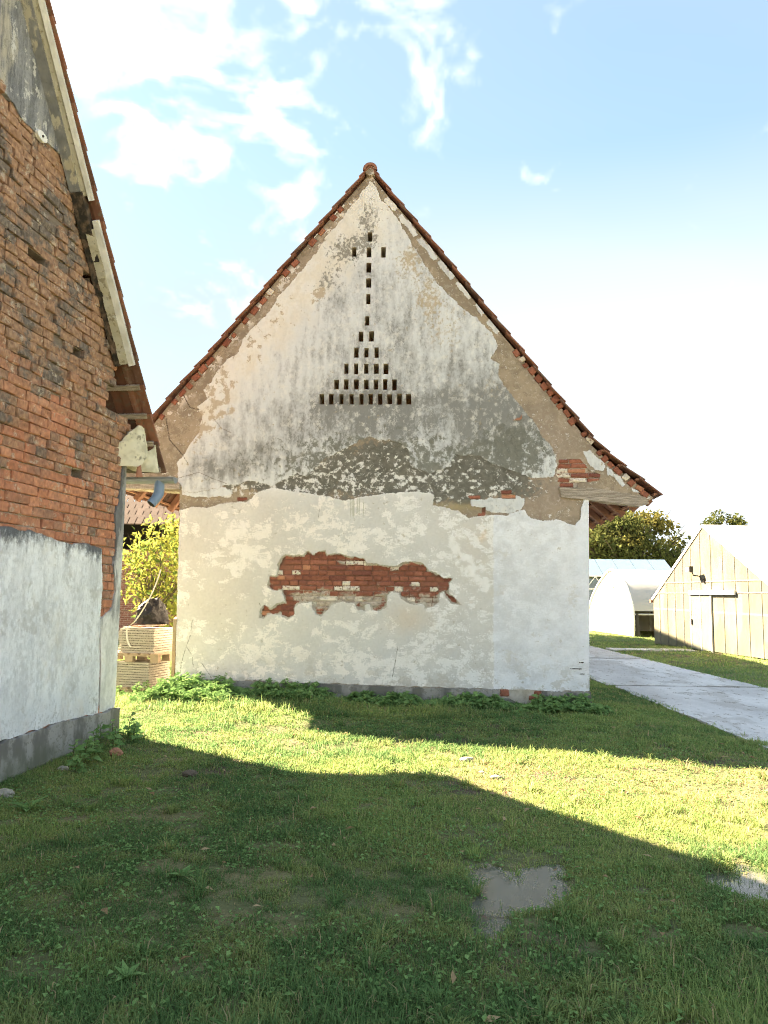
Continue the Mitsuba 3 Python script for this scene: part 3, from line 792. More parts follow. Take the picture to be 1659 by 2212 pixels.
# bricks: the big bare patch in courses, then the small places and the verge rows
ident = 0
lo, hi = np.array(patch.bounds[:2]), np.array(patch.bounds[2:])
ch = .0785
grown = patch_in.buffer(.012)
row = 0
v = lo[1] - .02
while v < hi[1] + .04:
    u = lo[0] - rng.uniform(.02, .2)
    while u < hi[0]:
        bw = rng.choice([.135, .27], p=[.72, .28]) * rng.uniform(.95, 1.05)
        cell = sg.box(u + .005, v + .005, u + bw - .005, v + ch - .004)
        part = cell.intersection(grown)
        if part.area > .30 * cell.area:
            ident += 1
            x0, y0, x1, y1 = part.bounds
            x0, x1 = max(x0, u + .005), min(x1, u + bw - .005)
            zone = BARN.uv(800, 1275)[1]
            depth = -.022 + rng.normal(0, .004) + (.008 if rng.random() < .12 else 0)
            P, F, t = brick((x0 + x1) / 2, v + ch / 2, max(x1 - x0, .03), ch - .011, -.06, depth, ident, rng.normal(0, .006), .004, .009)
            MB().add(BARN.world(P), F, t).put(numbered(BW + '__brick'), 'brick')
        u += bw
    v += ch
for k, g in spots.items():
    x0, y0, x1, y1 = g.bounds
    rows = max(1, round((y1 - y0) / .08))
    hh = (y1 - y0) / rows
    for r in range(rows):
        u = x0 - (rng.uniform(0, .12) if rows > 1 else 0)
        while u < x1 - .02:
            bw = min(.27 if rows > 1 else .3, x1 + .02 - u) if k in ('eave',) else (x1 - x0)
            cell = sg.box(u + .004, y0 + r * hh + .004, u + bw - .004, y0 + (r + 1) * hh - .004)
            if cell.intersection(g).area > .35 * cell.area:
                ident += 1
                c = cell.intersection(g.buffer(.01)).bounds
                foot = k.startswith('foot')
                P, F, t = brick((c[0] + c[2]) / 2, y0 + (r + .5) * hh, c[2] - c[0], hh - .012, -.06, (.03 if foot else -.014) + rng.normal(0, .004), ident, rng.normal(0, .01), .005, .010)
                MB().add(BARN.world(P), F, t).put(numbered(BW + '__brick'), 'brick')
            u += bw
for (uc, vc, bw, bh, ang) in verge_bricks:
    ident += 1
    P, F, t = brick(uc, vc, bw, bh, -.06, rng.uniform(-.008, .012), ident, ang, .005, .010)
    MB().add(BARN.world(P), F, t).put(numbered(BW + '__brick'), 'brick')

# plinth, a little proud, with its broken place by the right corner
pl = sg.Polygon(BARN.poly([(378, 1468), (540, 1472), (880, 1484), (1063, 1489), (1276, 1495), (1278, 1560), (376, 1560)]))
pl = pl.difference(rough(BARN.poly(crop([(915, 188), (985, 185), (1080, 195), (1170, 198), (1180, 262), (1160, 300), (1060, 290), (980, 250), (915, 240)], 860, 1640, 2.37)), .012, .02, 93, 15.0))
slab(MB(), rough(pl, .008, .03, 17, 10.0), BARN, -.03, .045).put('barn__plinth', 'plinth')
rub = sg.Polygon(BARN.poly(crop([(915, 188), (1180, 196), (1185, 330), (915, 330)], 860, 1640, 2.37)))
slab(MB(), rub, BARN, -.03, .012).put('barn__plinth__rubble_core', 'base_render')

# timbers at the two eaves
for pts, key in (([(1208, 1052), (1300, 1057), (1393, 1074), (1402, 1088), (1380, 1094), (1271, 1080), (1212, 1074)], 'barn__tie_beam'), ([(255, 1042), (389, 1045), (389, 1058), (262, 1056)], 'barn__tie_beam_001')):
    slab(MB(), rough(BARN.poly(pts), .006, .05, 19, 6.0), BARN, -.12, .028 if key.endswith('beam') else .06).put(key, 'old_wood')
# iron pins in the right corner
for (x, y, l) in crop([(1415, 40, 0), (1385, 76, 1), (1415, 109, 0)] and [(1415, 40), (1385, 76), (1415, 109)], 860, 1640, 2.37) and [(1227, 1430, .10), (1215, 1443, .17), (1229, 1456, .10)]:
    pass
for x, y, l in ((1255, 1431, .07), (1244, 1444.5, .16), (1257, 1456, .07)):
    c = BARN.uv(x, y)
    MB().add(*tube(BARN.world(np.array([[c[0] - l / 2, c[1], .02], [c[0], c[1] + .004, .03], [c[0] + l / 2, c[1], .02]])), [.004, .006, .008], 6)).put(numbered('barn__iron_pin'), 'iron')
# a terracotta pot shard stuck in the plaster at the right
c = BARN.poly(crop([(405, 605), (430, 590), (455, 585), (462, 562), (466, 590), (450, 606)], 1150, 850, 3.016))
slab(MB(), sg.Polygon(c), BARN, -.01, .02).put('barn__tile_chip', 'terracotta')

LEN = 27.0
uL, uR = float(BARN.uv(382, 1300)[0]), float(BARN.uv(1271, 1300)[0])
eave_v = float(BARN.uv(1270, 1074)[1])
for nm, a, b in (('barn__side_wall', uL + .02, uL + .34), ('barn__side_wall_001', uR - .34, uR - .004)):
    v, f = box((a, -.2, -LEN), (b, eave_v - .02, -.345))
    MB().add(BARN.world(v), f).put(nm, 'lower_plaster')
v = [tuple(BARN.uv(799, 395)), tuple(BARN.uv(1265, 965)), (uR - .01, eave_v), (uR - .01, -.2), (uL + .03, -.2), (uL + .03, eave_v), tuple(BARN.uv(335, 930))]
slab(MB(), sg.Polygon([v[0], (uR - .01, eave_v), (uR - .01, -.2), (uL + .03, -.2), (uL + .03, eave_v)]), BARN, -LEN - .3, -LEN).put('barn__back_wall', 'lower_plaster')


def tile(a, t, nrm, w0, w1, length, thick, fr, ident, rib=True):
    """One clay tile: a = its lower end (u, v), t = unit vector up the slope, nrm = outward normal in (u, v); spans w0..w1."""
    xs = [0, .16, .30, .44, .58, 1.0] if rib else [0, 1.0]
    hs = [0, 0.0, .016, .016, 0.0, 0.0] if rib else [0, 0]
    V = []
    for e, lift in ((0.0, .024), (1.0, -.010)):
        for x, h in zip(xs, hs):
            for z in (0.0, thick):
                q = np.asarray(a) + np.asarray(t) * (e * length) + np.asarray(nrm) * (lift + h + z)
                V.append([q[0], q[1], w0 + (w1 - w0) * x])
    V = np.array(V)
    m = len(xs) * 2
    F = []
    for i in range(len(xs) - 1):
        b = i * 2
        F += [[b, b + 2, m + b + 2, m + b], [b + 1, m + b + 1, m + b + 3, b + 3], [b, b + 1, b + 3, b + 2], [m + b, m + b + 2, m + b + 3, m + b + 1]]
    F += [[0, m, m + 1, 1], [m - 2, m - 1, 2 * m - 1, 2 * m - 2]]
    uv = np.c_[np.full(len(V), ident % 2048 + .5), np.full(len(V), .5)]
    uv[:, 0] += .3 * (V[:, 2] - w0) / (w1 - w0)
    uv[m:, 1] += .3
    return fr.world(V), np.array(F), uv


def roof_side(line, expo, fr, root, w_out, first_w, tw, cols, lone, thick=.017, length=.42, rib=True):
    """Tile courses from the eave up along the verge line; the outermost column (and the eave course) as tiles of their own, the rest one field."""
    global ident
    L = line.length
    field = MB()
    n = int(L / expo)
    for k in range(n + 1):
        s = k * expo
        p = line.interpolate(min(s, L - .02))
        q = line.interpolate(min(s + .3, L)) if s + .05 < L else p
        t = np.array([q.x - p.x, q.y - p.y]) if s + .05 < L else tprev
        t = t / np.linalg.norm(t)
        tprev = t
        nrm = np.array([-t[1], t[0]])
        if nrm[1] < 0:
            nrm = -nrm
        ln = min(length, L - s + .06)
        if ln < .08:
            continue
        for j in range(cols):
            w1 = w_out - j * tw
            ident += 1
            jit = rng.normal(0, .006)
            V, F, uv = tile(np.array([p.x, p.y]) + t * jit, t, nrm, w1 - tw + .004, w1, ln, thick, fr, ident, rib)
            if j == 0 or (k == 0 and j < lone):
                MB().add(V, F, uv).put(numbered(root + '__roof__tile'), 'tile')
            else:
                field.add(V, F, uv)
    field.put(numbered(root + '__roof__tile_field'), 'low_bounce_tile', kind='stuff')


def ext(pts, w=.05):
    return sg.LineString(BARN.poly(pts, w))


roof_l = ext([(222, 1052), (285, 960), (347, 883), (381, 842), (445, 772), (508, 699), (571, 625), (635, 550), (757, 411), (800, 361)])
roof_r = ext([(1428, 1073), (1398, 1046), (1354, 1013), (1305, 972), (1279, 946), (1252, 912), (1222, 876), (1172, 816), (1148, 783), (1050, 665), (989, 589), (931, 519), (900, 482), (843, 415), (800, 361)])
roof_side(roof_l, .34, BARN, 'barn', .075, 0, .215, 125, 3)
roof_side(roof_r, .34, BARN, 'barn', .075, 0, .215, 125, 26)
# ridge caps
ra = BARN.uv(800, 366, .05)
for k in range(3):
    w1 = .10 - k * .36
    g = np.linspace(-.1, math.pi + .1, 11)
    MBr = MB()
    for ri, ro, wa, wb in ((.074, .098, w1, w1 - .40), (.098, .116, w1, w1 - .05)):
        V = np.array([[ra[0] + r * math.cos(a), ra[1] - .02 + r * 1.0 * math.sin(a), w] for w in (wa, wb) for r in (ri, ro) for a in g])
        m = len(g)
        F = []
        for i in range(m - 1):
            F += [[i, i + 1, m + i + 1, m + i], [2 * m + i, 3 * m + i, 3 * m + i + 1, 2 * m + i + 1], [i, 2 * m + i, 2 * m + i + 1, i + 1], [m + i, m + i + 1, 3 * m + i + 1, 3 * m + i]]
        MBr.add(BARN.world(V), F, np.tile([[ident + k + .5, .5]], (len(V), 1)))
    MBr.put(numbered('barn__roof__ridge_tile'), 'tile')
v, f = box((ra[0] - .11, ra[1] - .05, -LEN), (ra[0] + .11, ra[1] + .09, -1.02))
MB().add(BARN.world(v), f).put('barn__roof__ridge_line', 'tile', kind='stuff')
# mortar bed closing the ridge end
slab(MB(), rough(sg.Point(ra[0], ra[1] - .015).buffer(.082), .008, .02, 4), BARN, -.3, .06).put('barn__roof__mortar_bed', 'base_render')
# boards over the rafters (what the tiles lie on), and the rafters and battens of the eaves
for ln, side in ((roof_l, -1), (roof_r, 1)):
    c = np.array(ln.coords)
    rt = np.array([ln.interpolate(.05).coords[0], ln.interpolate(.75).coords[0], ln.interpolate(1.6).coords[0]])
    for k in range(24):
        w = -.42 - k * .85
        a, b = rt[0] - [0, .085], rt[2] - [0, .085]
        P = BARN.world(np.array([[a[0], a[1], w], [b[0], b[1], w]]))
        MB().add(*beam(P[0], P[1], .11, .10, (0, 0, 1), .004)).put(numbered('barn__roof__rafter'), 'rafter_wood')
    for s in (.10, .44, .78, 1.12):
        q = ln.interpolate(s)
        P = BARN.world(np.array([[q.x, q.y - .022, .03], [q.x, q.y - .022, -LEN]]))
        MB().add(*beam(P[0], P[1], .045, .03)).put(numbered('barn__roof__batten'), 'rafter_wood')
    up = np.array([ln.interpolate(s).coords[0] for s in np.linspace(.9, ln.length - .1, 14)])
    V = np.vstack([np.c_[up - [0, .03], np.full(len(up), -.36)], np.c_[up - [0, .03], np.full(len(up), -LEN)]])
    F = [[i, i + 1, len(up) + i + 1, len(up) + i] for i in range(len(up) - 1)]
    MB().add(BARN.world(V), F).put(numbered('barn__roof__boarding'), 'rafter_wood')

# ------------------------------------------------------------------ the brick house at the left
tagged('brick_house', 'tall weathered brick gable house at the left with crumbling plaster and verge', 'house')
OV = .23
e0, e1 = HOUSE.uv(357, 1022, OV), HOUSE.uv(103, -8, OV)          # the verge's lower and upper sight on its own plane
HM = (e1[1] - e0[1]) / (e0[0] - e1[0])
HAP = -3.3


def verge_v(u):
    return e0[1] + HM * (e0[0] - u)


h_tile = [(u, verge_v(u)) for u in (e0[0], HAP)]
wall_top = .16
jag = HOUSE.poly([(262, 801), (250, 816), (239, 831), (230, 861), (233, 878), (250, 893), (270, 908), (283, 925), (283, 945)])
house_outline = [(0, -.3), (0, jag[-1][1])] + [(u, v) for u, v in jag[::-1]] + [(jag[0][0] - .02, min(jag[0][1] + .05, verge_v(jag[0][0]) - wall_top)), (HAP, verge_v(HAP) - wall_top), (2 * HAP, verge_v(0) - wall_top), (2 * HAP, -.3)]
house_outline = [(min(u, 0.10), v) for u, v in house_outline]
hcore = sg.Polygon(house_outline).buffer(0)
HW = 'brick_house__wall'
slab(MB(), hcore, HOUSE, -.40, -.13).put(HW, 'dark_backing')
low_panel = rough(HOUSE.poly([(-260, 1075), (-60, 1120), (0, 1136), (60, 1148), (118, 1164), (150, 1176), (186, 1174), (216, 1186), (217, 1260), (213, 1335), (211, 1440), (208, 1541), (120, 1562), (0, 1601), (-260, 1690)]), .022, .03, 23, 6.0)
pier = rough(HOUSE.poly([(266, 985), (282, 975), (276, 1100), (262, 1330), (248, 1500), (245, 1528), (212, 1540), (216, 1440), (214, 1338), (238, 1318), (248, 1278), (243, 1225), (250, 1185), (247, 1110), (255, 1085)]), .016, .03, 27, 8.0).intersection(sg.box(-9, -1, .012, 9))
hi_pts = [(-200, -20), (0, 190), (30, 225), (50, 262), (84, 292), (128, 330), (155, 385), (186, 430), (214, 482), (232, 500)]
hp = HOUSE.poly(hi_pts)
top_line = [(u, verge_v(u) - wall_top + .02) for u in (hp[-1][0] + .0, -1.0, -2.0, HAP)]
upper_h = rough(sg.Polygon(hp + [(hp[-1][0], verge_v(hp[-1][0]) - wall_top)] + [(u, verge_v(u) - wall_top) for u in (-1.2, -2.2, HAP)] + [(HAP, 6.0)]).buffer(0), .03, .03, 29, 5.0).intersection(hcore)
slab(MB(), low_panel.intersection(hcore), HOUSE, -.045, .022).put('brick_house__wall__plaster', 'house_plaster', label='bluish white lower plaster with a wet black top edge')
slab(MB(), pier, HOUSE, -.045, .014).put('brick_house__wall__plaster_001', 'pier_plaster', label='grey mould stained corner plaster')
slab(MB(), upper_h, HOUSE, -.045, .012).put('brick_house__wall__plaster_002', 'upper_house_plaster', label='dark grey mouldy upper plaster')
hpl = rough(HOUSE.poly([(-300, 1700), (0, 1601), (120, 1563), (211, 1541), (250, 1529), (250, 1640), (0, 1760), (-300, 1900)]), .028, .02, 33, 8.0).intersection(sg.box(-9, -1, .05, 9))
slab(MB(), hpl, HOUSE, -.045, .055).put('brick_house__plinth', 'plinth')

covered = shapely.union_all([low_panel.buffer(-.03), pier.buffer(-.02), upper_h.buffer(-.04), hpl])
CH = .098
found = []
r = 0
vv = .2
while vv < 8.2:
    uu = 0.0 if r % 2 == 0 else .095
    edge = jag
    while uu > -2.75:
        bw = (.178 if rng.random() < .80 else .33) * rng.uniform(.93, 1.07)
        cell = sg.box(uu - bw + .004, vv + .004, uu - .004, vv + CH - .005)
        if uu > 0 :
            cell = cell.intersection(sg.box(-9, 0, 0, 20))
        if cell.area > .004:
            vis = cell.intersection(hcore.buffer(.01)).difference(covered)
            if vis.area > .25 * cell.area:
                ins = cell.intersection(hcore.buffer(.03))
                x0, y0, x1, y1 = ins.bounds
                if x1 - x0 > .04 and y1 - y0 > .04:
                    found.append((x0, y0, x1, y1))
        uu -= bw
    vv += CH
    r += 1
# corbelled eave courses at the far corner
for k, (x, y, wdt) in enumerate(((286, 934, .16), (276, 922, .2), (262, 911, .2), (250, 902, .2), (288, 948, .12))):
    c = HOUSE.uv(x, y)
    found.append((c[0] - wdt / 2, c[1] - .045, c[0] + wdt / 2, c[1] + .045))


def seen_size(b):
    p = HOUSE.world(np.array([(b[0] + b[2]) / 2, (b[1] + b[3]) / 2, 0])) - EYE
    x, y, z = p @ RGT, p @ UPV, p @ FWD
    inside = abs(x / z) < .52 and abs(y / z) < .69
    return (1 if inside else 0) * (b[2] - b[0]) * (b[3] - b[1]) / z ** 2


found.sort(key=seen_size, reverse=True)
rest = MB()
count, gone = 0, []
for b in found:
    ident += 1
    if rng.random() < .013:
        gone.append(sg.box(*b))
        continue
    z = (b[1] + b[3]) / 2
    wear = np.clip((z - 2.3) / 2.0, 0, 1)
    d = rng.normal(-.004, .004 + .005 * wear) - (.024 if rng.random() < .03 + .05 * wear else 0)
    P, F, t = brick((b[0] + b[2]) / 2, z, b[2] - b[0], b[3] - b[1], -.07, d, ident, rng.normal(0, .006), .0035 + .0025 * wear, .008)
    if count < 300:
        count += 1
        MB().add(HOUSE.world(P), F, t).put(numbered(HW + '__brick'), 'house_brick')
    else:
        rest.add(HOUSE.world(P), F, t)
slab(MB(), hcore.difference(shapely.union_all(gone)), HOUSE, -.128, -.034).put(HW + '__mortar', 'mortar')
if rest.n:
    rest.put(HW + '__brickwork', 'house_brick', kind='stuff')
# rear and street walls and the far gable
for nm, a, b in (('brick_house__side_wall', -.38, -.004), ('brick_house__side_wall_001', 2 * HAP, 2 * HAP + .38)):
    v, f = box((a, -.3, -9.0), (b, 3.3, -.405))
    MB().add(HOUSE.world(v), f).put(nm, 'house_plaster')
# roof
roof_h = sg.LineString([h_tile[0], (HAP, verge_v(HAP))])
roof_side(roof_h, .37, HOUSE, 'brick_house', OV, 0, .22, 42, 2, .02, .44)
v0, v1 = np.array([HAP, verge_v(HAP)]), np.array([2 * HAP - .5, verge_v(HAP) - HM * (-HAP + .5)])
V = np.array([[q[0], q[1] + d, w] for q in (v0, v1) for w in (OV, -9) for d in (0, .05)])
MB().add(HOUSE.world(V), np.array([[0, 2, 6, 4], [1, 5, 7, 3], [0, 4, 5, 1], [2, 3, 7, 6], [4, 6, 7, 5]])).put('brick_house__roof__tile_field_001', 'low_bounce_tile', kind='stuff')
# battens under the open verge, and rafters
tdir = np.array([HAP - e0[0], verge_v(HAP) - e0[1]])
tdir /= np.linalg.norm(tdir)
hn = np.array([-tdir[1], tdir[0]]) * (1 if -tdir[1] * 0 + tdir[0] > 0 else -1)
hn = hn if hn[1] > 0 else -hn
for k in range(0, 15):
    s = .05 + k * .37
    q = np.array(e0) + tdir * s - hn * .012
    if verge_v(HAP) < q[1]:
        break
    P = HOUSE.world(np.array([[q[0], q[1], .18], [q[0], q[1], -9.0]]))
    MB().add(*beam(P[0], P[1], .06, .04, HOUSE.world(np.array([q[0] + hn[0], q[1] + hn[1], 0.])) - HOUSE.world(np.array([q[0], q[1], 0.])))).put(numbered('brick_house__roof__batten'), 'old_wood')
up = np.array([np.array(e0) + tdir * s - hn * .05 for s in np.linspace(1.0, np.linalg.norm(np.array([HAP, verge_v(HAP)]) - e0), 8)])
V = np.vstack([np.c_[up, np.full(len(up), -.42)], np.c_[up, np.full(len(up), -9)]])
MB().add(HOUSE.world(V), [[i, i + 1, len(up) + i + 1, len(up) + i] for i in range(len(up) - 1)]).put('brick_house__roof__boarding', 'rafter_wood')


def swept(s0, s1, w0, w1, t0, t1, mat, key, ragged=0.0, seed=1, n=40):
    """A strip running along under the verge from s0 to s1 up the slope: between depths w0..w1 and t0..t1 below the tiles."""
    V = []
    for s in np.linspace(s0, s1, n):
        j = (meshkit.fbm(np.array([[s * 7, seed, 0.]]), 3, seed)[0] - .5) * 2 * ragged
        k = (meshkit.fbm(np.array([[s * 9, seed + 5., 0.]]), 3, seed)[0] - .5) * 2 * ragged
        b = np.array(e0) + tdir * s
        for w, t in ((w0, t0), (w1, t0), (w1 + j * .3, t1 + k), (w0 + j * .2, t1 + .03 + j)):
            V.append([*(b - hn * t), w])
    V = np.array(V)
    F = [[i * 4 + a, i * 4 + (a + 1) % 4, i * 4 + 4 + (a + 1) % 4, i * 4 + 4 + a] for i in range(n - 1) for a in range(4)] + [[0, 3, 2, 1], [4 * n - 4, 4 * n - 3, 4 * n - 2, 4 * n - 1]]
    MB().add(HOUSE.world(V), F).put(key, mat)


def s_of(x, y, w=.18):
    q = HOUSE.uv(x, y, w) - np.array(e0)
    return float(q @ tdir)


sA, sB, sC = s_of(303, 775), s_of(222, 470), s_of(212, 428)
swept(sA, sB, .145, .20, .012, .05, 'cornice_white', 'brick_house__verge_render', .012, 3)
swept(sA + .03, sB - .08, .06, .144, .02, .085, 'cornice_beige', 'brick_house__verge_render_001', .022, 5)
swept(s_of(235, 560), sC + .1, .0, .12, .018, .10, 'recess_shade', 'brick_house__recess_fill_005', .012, 12, 30)  # dark strips painted in for the shaded recess beside the cornice
swept(sA + .02, s_of(235, 560), .0, .066, .018, .10, 'recess_shade', 'brick_house__recess_fill_006', .015, 14, 30)
swept(sC, 5.6, .16, .20, .012, .04, 'cornice_white', 'brick_house__verge_render_002', .005, 7, 60)
swept(sC + .05, 5.6, .105, .159, .014, .05, 'cornice_beige', 'brick_house__verge_render_003', .006, 9, 60)
swept(sC + .06, 5.6, .004, .104, .02, .09, 'soffit', 'brick_house__verge_render_004', .006, 9, 60)


def shell(pts, w, bulge, key, mat, thick=.018, seed=0):
    """A broken, dished sheet: the outline at depth w of the house wall, bulging outwards."""
    P = rough(HOUSE.poly(pts, w), .008, .015, seed, 14.0)
    P = max(getattr(P, 'geoms', [P]), key=lambda g: g.area)
    m = trimesh.creation.extrude_polygon(P, thick, engine='earcut')
    m = m.subdivide_to_size(.025)
    v = np.array(m.vertices)
    c, sc = np.array(P.centroid.coords[0]), math.sqrt(P.area)
    d = ((v[:, 0] - c[0]) / sc) * 1.9 + ((v[:, 1] - c[1]) / sc) * .3
    v[:, 2] += w - bulge * d ** 2 + .03 * (meshkit.fbm(v * 9, 3, seed) - .5)
    v[:, 2] += .25 * (v[:, 1] - c[1]) * -1 * .5
    MB().add(HOUSE.world(v), m.faces).put(key, mat, 50)


shell(crop([(1130, 1950), (1140, 1780), (1175, 1660), (1220, 1600), (1250, 1625), (1365, 1625), (1370, 1670), (1330, 1780), (1250, 1850), (1200, 1960)], 0, 600, 3.456), .16, .14, 'brick_house__verge_shard', 'shard', seed=41)
shell(crop([(1245, 1960), (1250, 1880), (1330, 1800), (1385, 1720), (1410, 1760), (1395, 1990), (1340, 2010), (1270, 2000)], 0, 600, 3.456), .21, .12, 'brick_house__verge_shard_001', 'shard', seed=43)
shell(crop([(1190, 2050), (1200, 1960), (1225, 1940), (1235, 2000), (1215, 2050)], 0, 600, 3.456), .18, .03, 'brick_house__verge_shard_002', 'terracotta', seed=45)
# gutter with end cap, and the elbow of its downpipe
gu = HOUSE.uv(345, 1037, .22)
g_path = HOUSE.world(np.array([[gu[0], gu[1], -.55], [gu[0], gu[1], .0], [gu[0], gu[1] + .01, .50]]))
ang = np.linspace(math.pi, 2 * math.pi, 9)
rG = .075
V = []
for w in (-9.0, .42):
    for rr in (rG, rG - .006):
        for a in ang:
            V.append([gu[0] + rr * math.cos(a), gu[1] + .03 + rr * math.sin(a), w])
m = len(ang)
F = []
for i in range(m - 1):
    F += [[i, i + 1, 2 * m + i + 1, 2 * m + i], [m + i, 3 * m + i, 3 * m + i + 1, m + i + 1]]
MB().add(HOUSE.world(np.array(V)), F).put('brick_house__gutter', 'zinc')
cap = sg.Polygon([(gu[0] + rG * math.cos(a), gu[1] + .03 + rG * math.sin(a)) for a in ang])
slab(MB(), cap, HOUSE, .42, .426).put('brick_house__gutter__end_cap', 'zinc')
pp = [HOUSE.world(np.array([gu[0], gu[1] + .03, .22])), HOUSE.world(np.array([gu[0], gu[1] - .10, .22])), HOUSE.world(np.array([gu[0], gu[1] - .17, .215])), HOUSE.world(np.array([gu[0] - .03, gu[1] - .24, .19])), HOUSE.world(np.array([gu[0] - .07, gu[1] - .31, .15]))]
MB().add(*tube(pp, [.062, .062, .064, .060, .058], 12, cap=False)).put('brick_house__downpipe', 'blue_pipe', 40)
v, f = tube(pp[-2:], .050, 12)
MB().add(v, f).put('brick_house__downpipe__bore', 'dark_void')
# white plate fixed in the gable
c = HOUSE.uv(85, 295)
tagged('wall_plate', 'small white oval plate fixed high in the brick gable under the dark plaster', 'plate')
slab(MB(), sa.scale(sg.Point(c[0], c[1]).buffer(.075, quad_segs=5), 1.1, .62), HOUSE, .0, .035).put('wall_plate__disc', 'white_plate')
slab(MB(), sg.Point(c[0], c[1]).buffer(.012), HOUSE, .035, .045).put('wall_plate__bolt', 'iron')

# ------------------------------------------------------------------ behind the gap: pallets of slabs, bag, tree, far brick building
SX, SY = -3.98, 13.0
zg = float(height(SX, SY))
yaw = math.radians(-14)
cy, sy_ = math.cos(yaw), math.sin(yaw)


def stackpt(a):
    a = np.asarray(a, float)
    return np.c_[SX + cy * a[:, 0] - sy_ * a[:, 1], SY + sy_ * a[:, 0] + cy * a[:, 1], zg + a[:, 2]]


def pallet(key, z, label, dx=0.0):
    tagged(key, label, 'pallet', None)
    for k, x in enumerate(np.linspace(-.46, .46, 6)):
        v, f = box((x - .07 + dx, -.42, z + .118), (x + .07 + dx, .42, z + .14))
        MB().add(stackpt(v), f).put(numbered(key + '__deck_board'), 'fresh_wood')
    for y in (-.36, 0, .36):
        v, f = box((-.53 + dx, y - .05, z + .095), (.53 + dx, y + .05, z + .116))
        MB().add(stackpt(v), f).put(numbered(key + '__stringer'), 'fresh_wood')
        for x in (-.46, 0, .46):
            v, f = box((x - .07 + dx, y - .05, z), (x + .07 + dx, y + .05, z + .094))
            MB().add(stackpt(v), f).put(numbered(key + '__block'), 'fresh_wood')


def slabs(key, z, n, x0, x1, label):
    global ident
    tagged(key, label, 'slab stack')
    for k in range(n):
        ident += 1
        j = rng.normal(0, .009, 2)
        v, f = box((x0 + j[0], -.36 + j[1], z + k * .040), (x1 + j[0], .30 + j[1], z + k * .040 + .030))
        MB().add(stackpt(v), f, np.tile([[ident % 2048 + .5, .5]], (8, 1)) + .2 * (v[:, :2] - v[:, :2].mean(0))).put(numbered(key + '__slab'), 'slab')
    v, f = box((x0 + .03, -.33, z + .001), (x1 - .03, .27, z + n * .040 - .012))
    MB().add(stackpt(v), f).put(key + '__packing', 'dark_backing')  # near-black block inside the stack, darkens the gaps between slabs
    return z + n * .040


pallet('pallet', 0, 'wooden pallet on the ground under the lower stack of slabs')
zt = slabs('slab_stack', .142, 10, -.33, .33, 'lower stack of beige concrete slabs between two pallets')
pallet('pallet_001', zt, 'raised wooden pallet between the two stacks of slabs', -.02)
zt2 = slabs('slab_stack_001', zt + .142, 10, -.24, .40, 'upper stack of beige concrete slabs under the black bag')
# debris on top, the bag, the strap
tagged('board_scraps', 'flat pale board scraps lying on the upper slab stack', 'boards')
for k in range(4):
    a = rng.uniform(-.5, .5)
    v, f = box((-.20 + k * .12, -.34 + .03 * k, zt2 + .001 + .014 * k), (.06 + k * .12, -.12 + .03 * k, zt2 + .013 + .014 * k))
    MB().add(stackpt(v), f).put(numbered('board_scraps__board'), ('strap', 'terracotta', 'strap', 'fresh_wood')[k])
ico = trimesh.creation.icosphere(4, 1.0)
v = np.array(ico.vertices)
d = 1 + .55 * (meshkit.fbm(v * 2.2 + 4, 4, 3) - .5) + .35 * (np.abs(meshkit.fbm(v * 4.5 + 9, 3, 8) - .5))
v = v * d[:, None] * [.29, .25, .26]
v[:, 2] = np.maximum(v[:, 2], -.16) + .16
v[:, 0] *= 1 - .35 * np.clip(v[:, 2] / .45, 0, 1)
MB().add(stackpt(v + [.14, -.02, zt2 + .055]), ico.faces).put('bag', 'black_cloth', 35)
tagged('bag', 'crumpled black plastic bag lying on the upper slab stack', 'bag')
pth = stackpt(np.array([[.46, -.36, zt2 + .95], [.36, -.40, zt2 + .60], [.22, -.42, zt2 + .32], [.06, -.42, zt2 + .10], [-.06, -.40, zt2 + .02], [-.09, -.385, zt2 - .08], [-.07, -.385, zt2 - .2], [0.0, -.385, zt2 - .31]]))
tck = np.linspace(0, 1, len(pth))
import scipy.interpolate as si
sp = si.make_interp_spline(tck, pth)(np.linspace(0, 1, 40))
V = np.vstack([sp - [.013, 0, .004], sp + [.013, 0, .004], sp + [.013, .004, .004], sp - [.013, -.004, .004]])
n = len(sp)
F = [[i, i + 1, n + i + 1, n + i] for i in range(n - 1)] + [[2 * n + i, 2 * n + i + 1, 3 * n + i + 1, 3 * n + i] for i in range(n - 1)]
MB().add(V, F).put('strap_band', 'strap')
tagged('strap_band', 'pale packing strap hanging down over the upper slab stack', 'strap')
# plank leaning on the barn corner
a, b = meet(374, 1492, (0, 12.3, 0), np.array([0, 1., 0])), meet(380, 1335, (0, 12.0, 0), np.array([0, 1., 0]))
MB().add(*beam(a, b, .05, .12, (0, 1, 0))).put('plank', 'fresh_wood')
tagged('plank', 'narrow orange wooden plank leaning upright at the left corner of the barn', 'plank')

